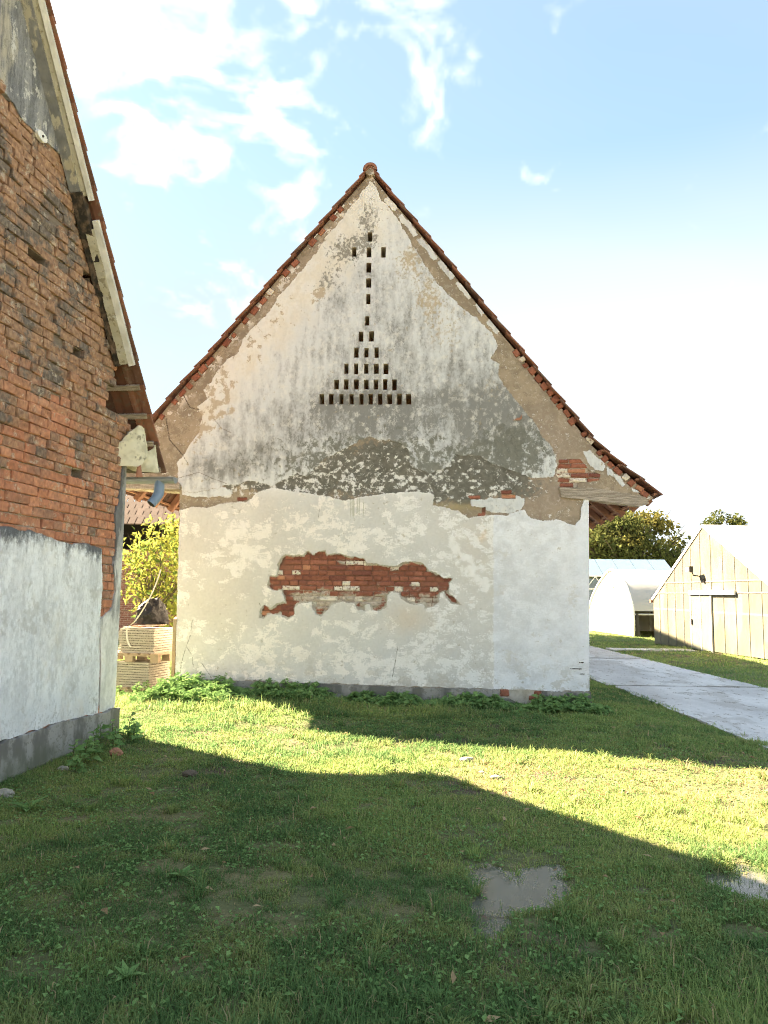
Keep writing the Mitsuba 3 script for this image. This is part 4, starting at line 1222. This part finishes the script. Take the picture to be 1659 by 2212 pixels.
# far brick building with open loft and tiled roof
FB = Frame((-9.0, 27.0), 0.0)
tagged('brick_outbuilding', 'distant red brick outbuilding with dark open loft and tiled roof, behind the yellow tree', 'outbuilding')
for nm, lo_, hi_, mat in (('wall', (-4.5, -.3, -6), (5.0, 3.15, 0), 'far_brick'), ('loft', (-4.5, 3.15, -5.5), (5.0, 4.9, -1.2), 'dark_void')):
    v, f = box(lo_, hi_)
    MB().add(FB.world(v), f).put('brick_outbuilding__' + nm, mat)
for x in (-3.2, -.6, 2.0, 4.6):
    v, f = box((x - .1, 3.15, -.25), (x + .1, 4.0, -.05))
    MB().add(FB.world(v), f).put(numbered('brick_outbuilding__post'), 'rafter_wood')
mb = MB()
for r in range(8):
    for k in range(38):
        x = -4.6 + k * .26 + (.13 if r % 2 else 0)
        z0, w0 = 4.0 + r * .26, .35 - r * .30
        ident += 1
        V = np.array([[x + dx, z0 + dz + h, w0 - dz * 1.15] for dx in (0, .228) for dz in (0, .36) for h in (0.0, .035)])
        uv = np.tile([[ident % 2048 + .5, .5]], (8, 1)) + .1 * np.c_[V[:, 0] - x, V[:, 1] - z0]
        mb.add(FB.world(V), [[0, 1, 3, 2], [4, 6, 7, 5], [0, 4, 5, 1], [2, 3, 7, 6], [0, 2, 6, 4], [1, 5, 7, 3]], uv)
mb.put('brick_outbuilding__roof', 'pale_tile', kind='stuff')


def tree(key, base, trunk_h, r0, clumps, n_leaf, leaf_l, leaf_w, spread, mat, label, seed, cat='tree', droop=.3):
    g = np.random.default_rng(seed)
    base = np.asarray(base, float)
    tagged(key, label, cat)
    tb = MB()
    top = base + [g.normal(0, .1), g.normal(0, .1), trunk_h]
    tb.add(*tube([base - [0, 0, .2], base * .5 + top * .5 + g.normal(0, .05, 3), top], [r0, r0 * .8, r0 * .55], 9))
    for c in clumps[::2]:
        c = np.asarray(c)
        mid = top * .5 + c * .5 + g.normal(0, .12, 3)
        tb.add(*tube([top - [0, 0, trunk_h * .25 * g.random()], mid, c], [r0 * .45, r0 * .25, r0 * .08], 6))
        for _ in range(3):
            e = c + g.normal(0, spread, 3)
            tb.add(*tube([mid, (mid + e) / 2 + g.normal(0, .06, 3), e], [r0 * .2, r0 * .1, r0 * .04], 5))
    tb.put(key + '__trunk', 'bark')
    k = g.integers(0, len(clumps), n_leaf)
    off = g.normal(0, 1, (n_leaf, 3))
    off /= np.linalg.norm(off, axis=1, keepdims=True)
    off *= (spread * g.random(n_leaf) ** .45)[:, None] * [1.15, 1.15, .8]
    pos = np.asarray(clumps)[k] + off
    along_ = off / spread + g.normal(0, .7, (n_leaf, 3)) - [0, 0, droop]
    nrm = g.normal(0, .7, (n_leaf, 3)) + [0, 0, 1]
    s = g.uniform(.7, 1.25, n_leaf)
    V, F, uv = leaf_mesh(pos, along_, nrm, leaf_l * s, leaf_w * s, g.integers(0, 2048, n_leaf))
    MB().add(V, F, uv).put(key + '__crown', mat)


def crown_clumps(c, rx, ry, rz, n, seed, shell_=.75):
    g = np.random.default_rng(seed)
    d = g.normal(0, 1, (n, 3))
    d /= np.linalg.norm(d, axis=1, keepdims=True)
    return (np.asarray(c) + d * (shell_ + (1 - shell_) * g.random((n, 1)) - .45 * (g.random((n, 1)) ** 3)) * [rx, ry, rz]).tolist()


tree('fruit_tree', (-5.0, 17.2, 0), 1.2, .07, crown_clumps((-4.75, 17.2, 2.1), 1.0, .9, 1.3, 40, 3), 2700, .14, .065, .40, 'yellow_leaf', 'sunlit yellow green leafy tree in the gap between the two old buildings', 5)
tree('oak_tree', (17.6, 55, 0), 3.0, .35, crown_clumps((17.3, 55, 5.3), 4.6, 3.2, 2.4, 95, 8) + crown_clumps((20.8, 55, 3.2), 3.0, 2.4, 1.6, 36, 9), 17000, .30, .20, .75, 'oak_leaf', 'large dark green oak tree behind the arched tunnel greenhouse', 6)
tree('tree', (27.6, 62, 0), 3.5, .3, crown_clumps((27.8, 62, 6.4), 2.0, 2, 2.3, 40, 18), 5200, .30, .18, .6, 'oak_leaf', 'light green treetop showing above the ridge of the panelled greenhouse', 16)
tree('tree_001', (32.8, 64, 0), 3.5, .3, crown_clumps((32.4, 64, 5.9), 2.0, 2, 2.2, 34, 28), 4200, .30, .18, .6, 'oak_leaf', 'treetop at the right edge of the picture above the greenhouse roof', 26)

# ------------------------------------------------------------------ panelled greenhouse
_ga, _gb = ground_at(1413, 1392)[:2], ground_at(1651, 1426)[:2]
GH = Frame(_ga, math.atan2(_gb[1] - _ga[1], _gb[0] - _ga[0]))
tagged('greenhouse', 'cream panelled gable greenhouse with white roof, dark glazing bars and sliding door', 'greenhouse')


def z7(x, y):
    return crop([(x, y)], 1400, 1220, 3.19)[0]


gl, gap_ = GH.uv(*z7(746, 880)), GH.uv(*z7(1134, 306))
half = gap_[0] - 0.0
rk = GH.uv(*z7(1659, 760))
m_r = (gap_[1] - rk[1]) / (rk[0] - gap_[0])
g_right = gap_[0] + (gap_[1] - gl[1]) / m_r
gable = sg.Polygon([(0, 0), (0, gl[1]), tuple(gap_), (g_right, gl[1]), (g_right, 0)])
cols_px = [803, 863, 927, 994, 1060, 1137, 1222, 1318, 1415, 1520, 1627]
yb = [1255, 1258, 1262, 1270, 1280, 1290, 1305, 1322, 1335, 1353, 1368]
bars_u = [float(GH.uv(*z7(x, y))[0]) for x, y in zip(cols_px, yb)]
step = bars_u[-1] - bars_u[-2]
while bars_u[-1] + step < g_right - .1:
    bars_u.append(bars_u[-1] + step)
h1, h2 = float(GH.uv(*z7(800, 838))[1]), float(GH.uv(*z7(1000, 752))[1])
us = [0.0] + bars_u + [g_right]
vs = [0.02, h1, h2, 9.0]
d0, d1 = bars_u[4], bars_u[6]
dtop = float(GH.uv(*z7(1140, 852))[1])
for i in range(len(us) - 1):
    for j in range(3):
        cell = sg.box(us[i] + .018, vs[j] + .018, us[i + 1] - .018, vs[j + 1] - .018).intersection(gable.buffer(-.004))
        if d0 - .01 <= us[i] < d1 - .01 and j == 0:
            cell = cell.difference(sg.box(-1, 0, 99, dtop + .02))
        if cell.area > .004:
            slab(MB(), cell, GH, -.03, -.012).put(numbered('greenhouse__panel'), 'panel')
for u in bars_u:
    ln = sg.LineString([(u, 0), (u, 9)]).intersection(gable)
    top = ln.bounds[3]
    v, f = box((u - .009, 0, -.035), (u + .009, top - .02, .004))
    MB().add(GH.world(v), f).put(numbered('greenhouse__glazing_bar'), 'glazing_bar')
for hgt in (h1, h2):
    ln = sg.LineString([(-9, hgt), (99, hgt)]).intersection(gable).bounds
    v, f = box((ln[0] + .02, hgt - .02, -.035), (ln[2] - .02, hgt + .018, .006))
    MB().add(GH.world(v), f).put(numbered('greenhouse__cross_bar'), 'glazing_bar')
# door
for i, (a, b) in enumerate(((d0 + .02, (d0 + d1) / 2 - .01), ((d0 + d1) / 2 + .01, d1 - .02))):
    v, f = box((a, .04, -.01), (b, dtop - .02, .03))
    MB().add(GH.world(v), f).put(numbered('greenhouse__door'), 'door_panel')
for u in (d0, (d0 + d1) / 2, d1):
    v, f = box((u - .028, .0, -.008), (u + .028, dtop, .045))
    MB().add(GH.world(v), f).put(numbered('greenhouse__door__post'), 'alu')
v, f = box((d0 - .05, dtop, .02), (float(GH.uv(*z7(1405, 830))[0]), dtop + .13, .08))
MB().add(GH.world(v), f).put('greenhouse__door__rail', 'white_trim')
v, f = box((d0 + .05, dtop * .46, .031), (d0 + .09, dtop * .56, .07))
MB().add(GH.world(v), f).put('greenhouse__door__handle', 'iron')
# roof, verge trim, sides
GLEN = 26.0
gr = np.array([(-.06, gl[1] - .05), tuple(gap_ + [0, .02]), (g_right + .06, gl[1] - .05)])
for k in (0, 1):
    a, b = gr[k], gr[k + 1]
    V = np.array([[*q, w] for q in (a, b) for w in (-GLEN, .0)] + [[q[0], q[1] + .04, w] for q in (a, b) for w in (-GLEN, .0)])
    MB().add(GH.world(V), [[0, 1, 3, 2], [4, 6, 7, 5], [0, 4, 5, 1], [2, 3, 7, 6], [1, 5, 7, 3], [0, 2, 6, 4]]).put(numbered('greenhouse__roof'), 'white_film')
    P = GH.world(np.array([[*(np.asarray(a) + [0, .01]), .009], [*(np.asarray(b) + [0, .01]), .009]]))
    MB().add(*beam(P[0], P[1], .10, .014, GH.n)).put(numbered('greenhouse__verge_trim'), 'white_trim')
for a in (0.0, g_right):
    v, f = box((a - .02, 0, -GLEN), (a + .02, gl[1] - .06, -.04))
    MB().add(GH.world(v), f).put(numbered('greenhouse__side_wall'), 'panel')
# gutter end at the left eave
v, f = box((-.16, gl[1] - .16, -.5), (-.03, gl[1] - .05, .06))
MB().add(GH.world(v), f).put('greenhouse__gutter', 'rafter_wood')
# floodlight on its bracket
fq = GH.uv(*z7(1150, 738))
tagged('floodlight', 'small dark floodlight on a bent bracket above the greenhouse door', 'floodlight')
P = GH.world(np.array([[fq[0], fq[1], .02], [fq[0] - .05, fq[1] + .14, .14], [fq[0] - .30, fq[1] + .17, .20], [fq[0] - .32, fq[1] + .30, .24]]))
MB().add(*tube(P, .022, 7)).put('floodlight__bracket', 'iron')
v, f = box((-.13, -.09, -.06), (.13, .10, .06))
v[:4, :] *= [1, .7, .8]
v = v + [fq[0] - .36, fq[1] + .36, .30]
MB().add(GH.world(v), f).put('floodlight__housing', 'iron')
v, f = box((-.10, -.06, .061), (.10, .07, .066))
MB().add(GH.world(v + [fq[0] - .36, fq[1] + .36, .30]), f).put('floodlight__lens', 'white_plate')
v, f = box((fq[0] - .05, fq[1] - .07, .012), (fq[0] + .05, fq[1] + .07, .04))
MB().add(GH.world(v), f).put('floodlight__wall_box', 'iron')

# ------------------------------------------------------------------ arched tunnel greenhouse
_ta, _tb = ground_at(1268, 1362)[:2], ground_at(1368, 1376)[:2]
TG = Frame(_ta, math.atan2(_tb[1] - _ta[1], _tb[0] - _ta[0]))
tagged('polytunnel', 'white arched film tunnel greenhouse beside the panelled one', 'polytunnel')
prof = np.array([TG.uv(*z7(x, y)) for x, y in ((226, 1130), (228, 1000), (248, 900), (290, 800), (345, 712), (405, 652), (470, 690), (525, 765), (560, 860), (588, 980), (592, 1186))])
prof[0, 1] = prof[-1, 1] = 0
tt = np.linspace(0, 1, len(prof))
arch = si.make_interp_spline(tt, prof, 2)(np.linspace(0, 1, 41))
arch[0], arch[-1] = prof[0], prof[-1]
slab(MB(), sg.Polygon(arch).buffer(0).buffer(-.03), TG, -.02, 0).put('polytunnel__end_sheet', 'white_film')
skirt = 1.0
k1 = max(i for i in range(41) if arch[i, 1] > skirt)
film = arch[:k1 + 1]
V = np.vstack([np.c_[film, np.full(len(film), w)] for w in (.03, -14)])
n = len(film)
c = film.mean(0)
Vo = np.vstack([np.c_[film + .015 * (film - c) / np.linalg.norm(film - c, axis=1, keepdims=True), np.full(n, w)] for w in (.03, -14)])
F = [[i, i + 1, n + i + 1, n + i] for i in range(n - 1)]
F2 = [[2 * n + i, 3 * n + i, 3 * n + i + 1, 2 * n + i + 1] for i in range(n - 1)]
MB().add(np.vstack([TG.world(V), TG.world(Vo)]), F + F2).put('polytunnel__film', 'white_film', True)
for w in (.02, -1.6, -3.2, -4.8, -6.4):
    P = TG.world(np.c_[arch, np.full(41, w)])
    MB().add(*tube(P, .05 if w > 0 else .03, 8)).put(numbered('polytunnel__hoop'), 'white_trim', 40)
q = TG.world(np.array([[film[-1, 0] + .03, skirt - .03, .06], [film[-1, 0] + .03, skirt - .03, -14]]))
MB().add(*tube(q, .035, 8)).put('polytunnel__skirt_rail', 'alu')
q = TG.world(np.array([[film[-1, 0] + .10, -.05, -.15], [film[-1, 0] + .04, .5, -.13], [film[-1, 0], skirt, -.12]]))
MB().add(*tube(q, .085, 8)).put('polytunnel__post', 'iron')
uu = np.linspace(0, 1, 14)
V, F = [], []
for i in uu:
    for j in uu:
        V.append([arch[-1, 0] + .25 - .35 * j + .1 * math.sin(3 * i), .05 + .85 * j * (1 - .5 * (i - .4) ** 2 * 2), -1.0 - 1.6 * i + .12 * math.sin(6 * j)])
F = [[i * 14 + j, i * 14 + j + 1, i * 14 + j + 15, i * 14 + j + 14] for i in range(13) for j in range(13)]
MB().add(TG.world(np.array(V)), F).put('polytunnel__loose_film', 'white_film', True)
v, f = box((.02, 0, -14), (arch[-1, 0] - .05, .9, -2.8))
# door in the end sheet
du0, du1 = float(TG.uv(*z7(345, 1150))[0]), float(TG.uv(*z7(400, 1150))[0])
for a, b in ((du0, du0 + .06), (du1 - .06, du1)):
    v, f = box((a, 0, .001), (b, 1.95, .03))
    MB().add(TG.world(v), f).put(numbered('polytunnel__door_frame'), 'white_trim')
v, f = box((du0 + .06, .02, .001), (du1 - .06, 1.93, .02))
MB().add(TG.world(v), f).put('polytunnel__door', 'white_film')
v, f = box((du0 - .35, 2.15, .001), (du1 + .6, 2.20, .04))
MB().add(TG.world(v), f).put('polytunnel__cross_bar', 'alu')
uc = (arch[20, 0])
v, f = box((uc - .02, 2.2, .001), (uc + .02, arch[20, 1] - .06, .035))
MB().add(TG.world(v), f).put('polytunnel__king_post', 'alu')

# far glasshouse, a sliver between barn and tunnel
FG = Frame((9.0, 47.0), math.radians(-3))
tagged('glasshouse', 'distant glasshouse with blue glass roof and white trusses between barn and tunnel', 'glasshouse')
for k in range(8):
    v = np.array([[.0 + k * 1.1, 3.0, 0], [1.06 + k * 1.1, 3.0, 0], [1.06 + k * 1.1, 4.1, -2.4], [k * 1.1, 4.1, -2.4]])
    v = np.vstack([v, v + [0, .03, 0]])
    MB().add(FG.world(v), [[0, 1, 2, 3], [7, 6, 5, 4], [0, 4, 5, 1], [1, 5, 6, 2], [2, 6, 7, 3], [3, 7, 4, 0]]).put(numbered('glasshouse__roof_pane'), 'blue_glass')
for k in range(9):
    P = FG.world(np.array([[k * 1.1, 0, .02], [k * 1.1, 3.0, .02]]))
    MB().add(*beam(P[0], P[1], .06, .06, (0, 1, 0))).put(numbered('glasshouse__post'), 'white_trim')
for h_ in (1.0, 2.2, 2.98):
    P = FG.world(np.array([[0, h_, .06], [8.8, h_, .06]]))
    MB().add(*beam(P[0], P[1], .05, .07)).put(numbered('glasshouse__rail'), 'white_trim')
for k in range(8):
    P = FG.world(np.array([[k * 1.1, 2.2, .06], [k * 1.1 + .55, 2.95, .06], [k * 1.1 + 1.1, 2.2, .06]]))
    MB().add(*beam(P[0], P[1], .04, .04)).put(numbered('glasshouse__truss'), 'white_trim')
    MB().add(*beam(P[1], P[2], .04, .04)).put(numbered('glasshouse__truss'), 'white_trim')
v, f = box((0, 0, -3), (8.8, .9, -.1))
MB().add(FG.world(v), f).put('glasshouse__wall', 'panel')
v, f = box((0, .9, -3), (8.8, 2.9, -2.9))
MB().add(FG.world(v), f).put('glasshouse__back_pane', 'blue_glass')

# ------------------------------------------------------------------ grass
BLOCK = [sg.Polygon([tuple(BARN.world(np.array(q))[:2]) for q in ((uL - .02, 0, .05), (uR + .05, 0, .05), (uR + .05, 0, -LEN), (uL - .02, 0, -LEN))]),
         sg.Polygon([tuple(HOUSE.world(np.array(q))[:2]) for q in ((.02, 0, .06), (2 * HAP, 0, .06), (2 * HAP, 0, -9), (.02, 0, -9))]),
         sg.box(ROAD_X0 + .10, -9, ROAD_X1 - .10, 70)]
block = shapely.union_all(BLOCK)
shapely.prepare(block)
wet = shapely.union_all(PUDDLES)
shapely.prepare(wet)
wet_in = wet.buffer(-.04)
shapely.prepare(wet_in)


g0 = np.random.default_rng(91)
BARE = np.c_[g0.uniform(-3.5, 4.2, 70), 3.0 + 8 * g0.random(70) ** 1.2]
BARE_R = g0.uniform(.04, .20, 70)


def bare(x, y):
    d = np.sqrt((x[:, None] - BARE[None, :, 0]) ** 2 + ((y[:, None] - BARE[None, :, 1]) * 1.3) ** 2)
    return ((d + .08 * (meshkit.fbm(np.c_[x * 9, y * 9, np.zeros(len(x))], 3, 5)[:, None] - .5)) / BARE_R[None]).min(1)


def sow(n, x0, x1, y0, y1, hmin, hmax, wid, seed):
    g = np.random.default_rng(seed)
    x, y = g.uniform(x0, x1, n), g.uniform(y0, y1, n)
    keep = np.abs(x) < .56 * y + .35
    q = np.c_[x, y, np.zeros(n)]
    dens = meshkit.fbm(q * 1.4, 3, 51) * .55 + meshkit.fbm(q * 7, 3, 52) * .65 - .12 * np.exp(-((x - 3.2) / 1.6) ** 2 - ((y - 7.1) / .7) ** 2)
    keep &= g.random(n) < np.clip((dens - .42) * 5.5, .07, 1)
    if seed in (1, 2, 3):
        keep &= (bare(x, y) > .8) | (g.random(n) < .06)
    pt = shapely.points(x, y)
    keep &= ~shapely.contains(block, pt)
    inw = shapely.contains(wet_in, pt)
    keep &= ~inw | (g.random(n) < .16 * (meshkit.noise(q * 9, 3) > .45))
    x, y = x[keep], y[keep]
    n = len(x)
    z = height(x, y)
    tall = meshkit.fbm(np.c_[x * 1.1, y * 1.1, np.zeros(n)], 3, 61)
    h = g.uniform(hmin, hmax, n) * (.25 + 1.15 * tall) * (1 + .35 * np.clip((4.2 - y) / 1.2, 0, 1)) * np.where(g.random(n) < .04, 1.7, 1)
    a = g.uniform(0, 2 * np.pi, n)
    lean = np.c_[np.cos(a), np.sin(a), np.zeros(n)]
    s = np.c_[-np.sin(a), np.cos(a), np.zeros(n)] * (wid * g.uniform(.6, 1.3, n))[:, None]
    b = np.c_[x, y, z - .01]
    bend = g.uniform(.15, .95, n)[:, None] * h[:, None]
    m_ = b + lean * bend * .35 + np.c_[np.zeros((n, 2)), h * .62]
    t_ = b + lean * bend + np.c_[np.zeros((n, 2)), h * (1.0 - .35 * (bend[:, 0] / h) ** 2)]
    V = np.stack([b - s, b + s, m_ - s * .8, m_ + s * .8, t_], 1).reshape(-1, 3)
    i = np.arange(n)[:, None] * 5
    F = np.concatenate([i + [[0, 1, 3]], i + [[0, 3, 2]], i + [[2, 3, 4]]], 0)
    ids = g.integers(0, 2048, n) + .5
    uv = np.c_[np.repeat(ids, 5) + np.tile([-.2, .2, -.2, .2, 0], n), np.tile([0, 0, .5, .5, 1.0], n)]
    return V, F, uv


gm = MB()
gm.add(*sow(140000, -2.6, 2.9, 2.9, 5.0, .035, .085, .0026, 1))
gm.add(*sow(200000, -4.2, 4.3, 5.0, 8.0, .035, .07, .0032, 2))
gm.add(*sow(170000, -4.5, 4.6, 8.0, 12.3, .04, .075, .0045, 3))
gm.add(*sow(40000, -6.5, -2.6, 11.5, 20, .05, .11, .008, 4))
gm.add(*sow(60000, 2.5, 11.0, 11.0, 38, .05, .10, .010, 5))
g = np.random.default_rng(55)
gm.add(*sow(45000, 2.8, 4.6, 8.5, 19, .045, .085, .007, 12))
g = np.random.default_rng(56)
for cx, cyy in np.c_[g.uniform(-3.6, 4.0, 230), 2.9 + 7.5 * g.random(230) ** 1.3]:
    if abs(cx) > .56 * cyy + .3 or block.contains(sg.Point(cx, cyy)) or wet.contains(sg.Point(cx, cyy)):
        continue
    n = int(g.integers(25, 70))
    a, rr = g.uniform(0, 2 * np.pi, n), g.uniform(.01, .05, n)
    hh = g.uniform(.05, .12, n) * g.uniform(.7, 1.2)
    b = np.c_[cx + rr * np.cos(a), cyy + rr * np.sin(a), np.full(n, float(height(cx, cyy)) - .01)]
    out = np.c_[np.cos(a), np.sin(a), np.zeros(n)]
    sd = np.c_[-np.sin(a), np.cos(a), np.zeros(n)] * g.uniform(.0025, .0045, n)[:, None]
    m_ = b + out * (hh * .22)[:, None] + np.c_[np.zeros((n, 2)), hh * .65]
    t_ = b + out * (hh * g.uniform(.5, 1.0, n))[:, None] + np.c_[np.zeros((n, 2)), hh * .85]
    V = np.stack([b - sd, b + sd, m_ - sd * .8, m_ + sd * .8, t_], 1).reshape(-1, 3)
    i = np.arange(n)[:, None] * 5
    F = np.concatenate([i + [[0, 1, 3]], i + [[0, 3, 2]], i + [[2, 3, 4]]], 0)
    gm.add(V, F, np.c_[np.repeat(g.integers(0, 2048, n) + .5, 5) + np.tile([-.2, .2, -.2, .2, 0], n), np.tile([0, 0, .5, .5, 1.0], n)])
g = np.random.default_rng(55)
V, F, uv = sow(26000, -3.4, 3.6, 10.4, 12.0, .07, .15, .005, 9)
gm.add(V, F, uv)
gm.put('grass', 'grass_blade', False, kind='stuff', label='short patchy lawn grass', category='grass')

# fallen leaves and straw on the lawn
g = np.random.default_rng(78)
n = 900
x, y = g.uniform(-3.5, 4.3, n), g.uniform(3.0, 9.8, n)
keep = (np.abs(x) < .56 * y + .3) & (g.random(n) < .18 + .9 * np.exp(-((x - 3.0) / 1.6) ** 2 - ((y - 7.0) / 1.2) ** 2)) & ~shapely.contains(block, shapely.points(x, y)) & ~shapely.contains(wet, shapely.points(x, y))
x, y = x[keep], y[keep]
n = len(x)
a = g.uniform(0, 2 * np.pi, n)
V, F, uv = leaf_mesh(np.c_[x, y, height(x, y) + g.uniform(.02, .05, n)], np.c_[np.cos(a), np.sin(a), g.uniform(-.3, .5, n)], np.c_[g.normal(0, .4, (n, 2)), np.ones(n)], g.uniform(.03, .08, n), g.uniform(.012, .04, n), g.integers(0, 2048, n))
MB().add(V, F, uv).put('fallen_leaves', 'dry_leaf', False, kind='stuff', label='brown fallen leaves and straw scattered on the lawn', category='leaf litter')

# small broad leaves among the grass
g = np.random.default_rng(77)
n = 44000
x, y = g.uniform(-4, 4.3, n), 2.9 + 8.5 * g.random(n) ** 1.4
q = np.c_[x, y, np.zeros(n)]
keep = (np.abs(x) < .56 * y + .3) & (meshkit.fbm(q * 1.1 + 5, 3, 71) + .25 * meshkit.fbm(q * 4, 2, 72) + .05 * np.clip(x, -1, 1.5) > .60) & ~shapely.contains(block, shapely.points(x, y)) & ~shapely.contains(wet, shapely.points(x, y))
x, y = x[keep], y[keep]
n = len(x)
a = g.uniform(0, 2 * np.pi, n)
pos = np.c_[x, y, height(x, y) + g.uniform(.008, .04, n)]
V, F, uv = leaf_mesh(pos, np.c_[np.cos(a), np.sin(a), g.uniform(-.2, .7, n)], np.c_[g.normal(0, .3, (n, 2)), np.ones(n)], g.uniform(.014, .04, n), g.uniform(.010, .026, n), g.integers(0, 2048, n))
MB().add(V, F, uv).put('clover', 'weed_leaf', False, kind='stuff', label='small clover and broad leaves in the lawn', category='ground cover')


# ------------------------------------------------------------------ weeds at the feet of the walls
def weeds(key, spots_, hts, label, seed, leaf=.125, per=17, cat='weeds'):
    g = np.random.default_rng(seed)
    tagged(key, label, cat)
    st, P, A, N, Ls = MB(), [], [], [], []
    for (x, y), h in zip(spots_, hts):
        z = float(height(x, y))
        lean = g.normal(0, .18, 2)
        path = np.array([[x, y, z - .02], [x + lean[0] * h * .4, y + lean[1] * h * .4, z + h * .55], [x + lean[0] * h, y + lean[1] * h, z + h]])
        st.add(*tube(path, [.005, .004, .002], 4))
        for k in range(per):
            t = .25 + .75 * (k + g.random()) / per
            c = path[0] * (1 - t) ** 2 + 2 * path[1] * t * (1 - t) + path[2] * t * t
            a = k * 2.4 + g.normal(0, .4)
            P.append(c)
            A.append([math.cos(a), math.sin(a), g.uniform(-.25, .45)])
            N.append([g.normal(0, .4), g.normal(-.45, .4), .85])
            Ls.append(leaf * g.uniform(.65, 1.3) * (1.15 - .5 * t))
    st.put(key + '__stem', 'stem', kind='stuff')
    Ls = np.array(Ls)
    V, F, uv = leaf_mesh(np.array(P), np.array(A), np.array(N), Ls, Ls * .68, g.integers(0, 2048, len(Ls)))
    MB().add(V, F, uv).put(key + '__foliage', 'weed_leaf', kind='stuff')


def strip(n, x0, x1, w0, w1, h0, h1, seed):
    """Plants along the gable wall's foot between two sights, w0..w1 in front of it."""
    g = np.random.default_rng(seed)
    ua, ub = float(BARN.uv(x0, 1500)[0]), float(BARN.uv(x1, 1500)[0])
    u, w = g.uniform(ua, ub, n), g.uniform(w0, w1, n)
    e = np.clip(np.minimum(u - ua, ub - u) / (.22 * (ub - ua)), .35, 1)
    return [tuple(BARN.world(np.array([a, 0, b]))[:2]) for a, b in zip(u, w)], g.uniform(h0, h1, n) * e * (1.15 - .5 * (w - w0) / (w1 - w0 + 1e-6))


weeds('nettle_patch', *strip(95, 335, 545, .10, 1.05, .17, .32, 1), 'tall leafy nettle patch half in sun at the left foot of the white gable', 101)
weeds('nettle_patch_001', *strip(80, 530, 735, .08, .55, .12, .25, 2), 'shaded nettle patch beside the sunlit one along the white gable', 102)
weeds('nettle_patch_002', *strip(34, 740, 840, .08, .40, .10, .20, 3), 'small thin weed clump in the middle of the gable foot', 103)
weeds('nettle_patch_003', *strip(40, 815, 925, .08, .45, .11, .20, 4), 'nettle clump left of the broken plinth near the middle of the gable', 104)
weeds('nettle_patch_004', *strip(80, 930, 1100, .08, .45, .12, .24, 5), 'broad nettle patch right in front of the broken brick plinth', 105)
weeds('nettle_patch_005', *strip(80, 1110, 1300, .10, .70, .10, .21, 6), 'weed patch at the right corner of the barn plinth', 106)
sp_ = [(-2.95 - .05 * i * 0 + g.uniform(-.05, .25), 8.9 - .17 * i + g.uniform(-.1, .1)) for i in range(11)]
weeds('weed_clump', sp_, g.uniform(.14, .28, 11), 'low weeds along the stone foot of the brick house', 107, .11, 12)
gx_ = [(-5.2 + g.uniform(0, 2.0), 11.8 + g.uniform(0, 5.0)) for _ in range(150)]
gx_ = [q for q in gx_ if not (abs(q[0] - SX) < .75 and abs(q[1] - SY) < .6) and not block.contains(sg.Point(q))]
weeds('weed_clump_001', gx_, g.uniform(.10, .28, len(gx_)), 'sunlit yellow green weeds around the slab stacks', 108, .09, 14)
# broad-leaved rosettes in the foreground lawn
for k, (x, y, r_, lab) in enumerate(((273, 2112, .10, 'pale dock rosette in the near lawn at the bottom left'), (395, 1895, .11, 'small dock plant in the shaded lawn left of the middle'), (60, 1745, .17, 'broad grey green dock leaves close to the stone foot of the brick house'))):
    c = ground_at(x, y)
    m_ = 8
    a = np.arange(m_) * 2.4 + g.uniform(0, 6)
    V, F, uv = leaf_mesh(np.tile([c[0], c[1], float(height(c[0], c[1])) + .01], (m_, 1)), np.c_[np.cos(a), np.sin(a), g.uniform(.25, .8, m_)], np.tile([0, 0, 1.0], (m_, 1)), r_ * g.uniform(.7, 1.15, m_), r_ * g.uniform(.25, .4, m_), g.integers(0, 2048, m_))
    MB().add(V, F, uv).put(numbered('dock_plant'), 'weed_leaf')
    tagged('dock_plant' if k == 0 else f'dock_plant_{k:03d}', lab, 'plant')


# ------------------------------------------------------------------ stones and shards lying about
def pebble(key, x, y, size, label, mat='stone', seed=0, cat='stone', flat=.5):
    c = ground_at(x, y)
    ico = trimesh.creation.icosphere(3, 1.0)
    v = np.array(ico.vertices)
    v = v * (1 + .7 * (meshkit.fbm(v * 1.6 + seed, 3, seed) - .5))[:, None] * [size, size * .7, size * flat]
    MB().add(v + [c[0], c[1], float(height(c[0], c[1])) + size * flat * .45], ico.faces).put(key, mat, 40)
    tagged(key, label, cat)


pebble('stone', 1008, 1640, .075, 'broken brownish stone in the sunlit grass strip, left of the pale flat one', seed=3, flat=.35)
pebble('stone_001', 1072, 1676, .06, 'pale cream flat stone at the edge of the long shadow', seed=5, flat=.3)
pebble('stone_002', 1040, 1668, .03, 'small pale pebble between the two bigger stones in the sunlit grass', seed=7, flat=.4)
pebble('stone_003', 8, 1712, .08, 'pale rubble stone at the foot of the brick house plinth at the left edge', seed=9, flat=.6)
pebble('stone_004', 137, 1660, .055, 'small pale stone lodged below the brick house plinth', seed=11, flat=.5)
pebble('tile_shard', 250, 1636, .07, 'terracotta shard standing in the grass by the house corner', 'terracotta', 13, 'shard', .8)
pebble('stump', 410, 1672, .07, 'dark rotten stump in the shaded grass near the shadow edge', 'bark', 15, 'stump', .5)
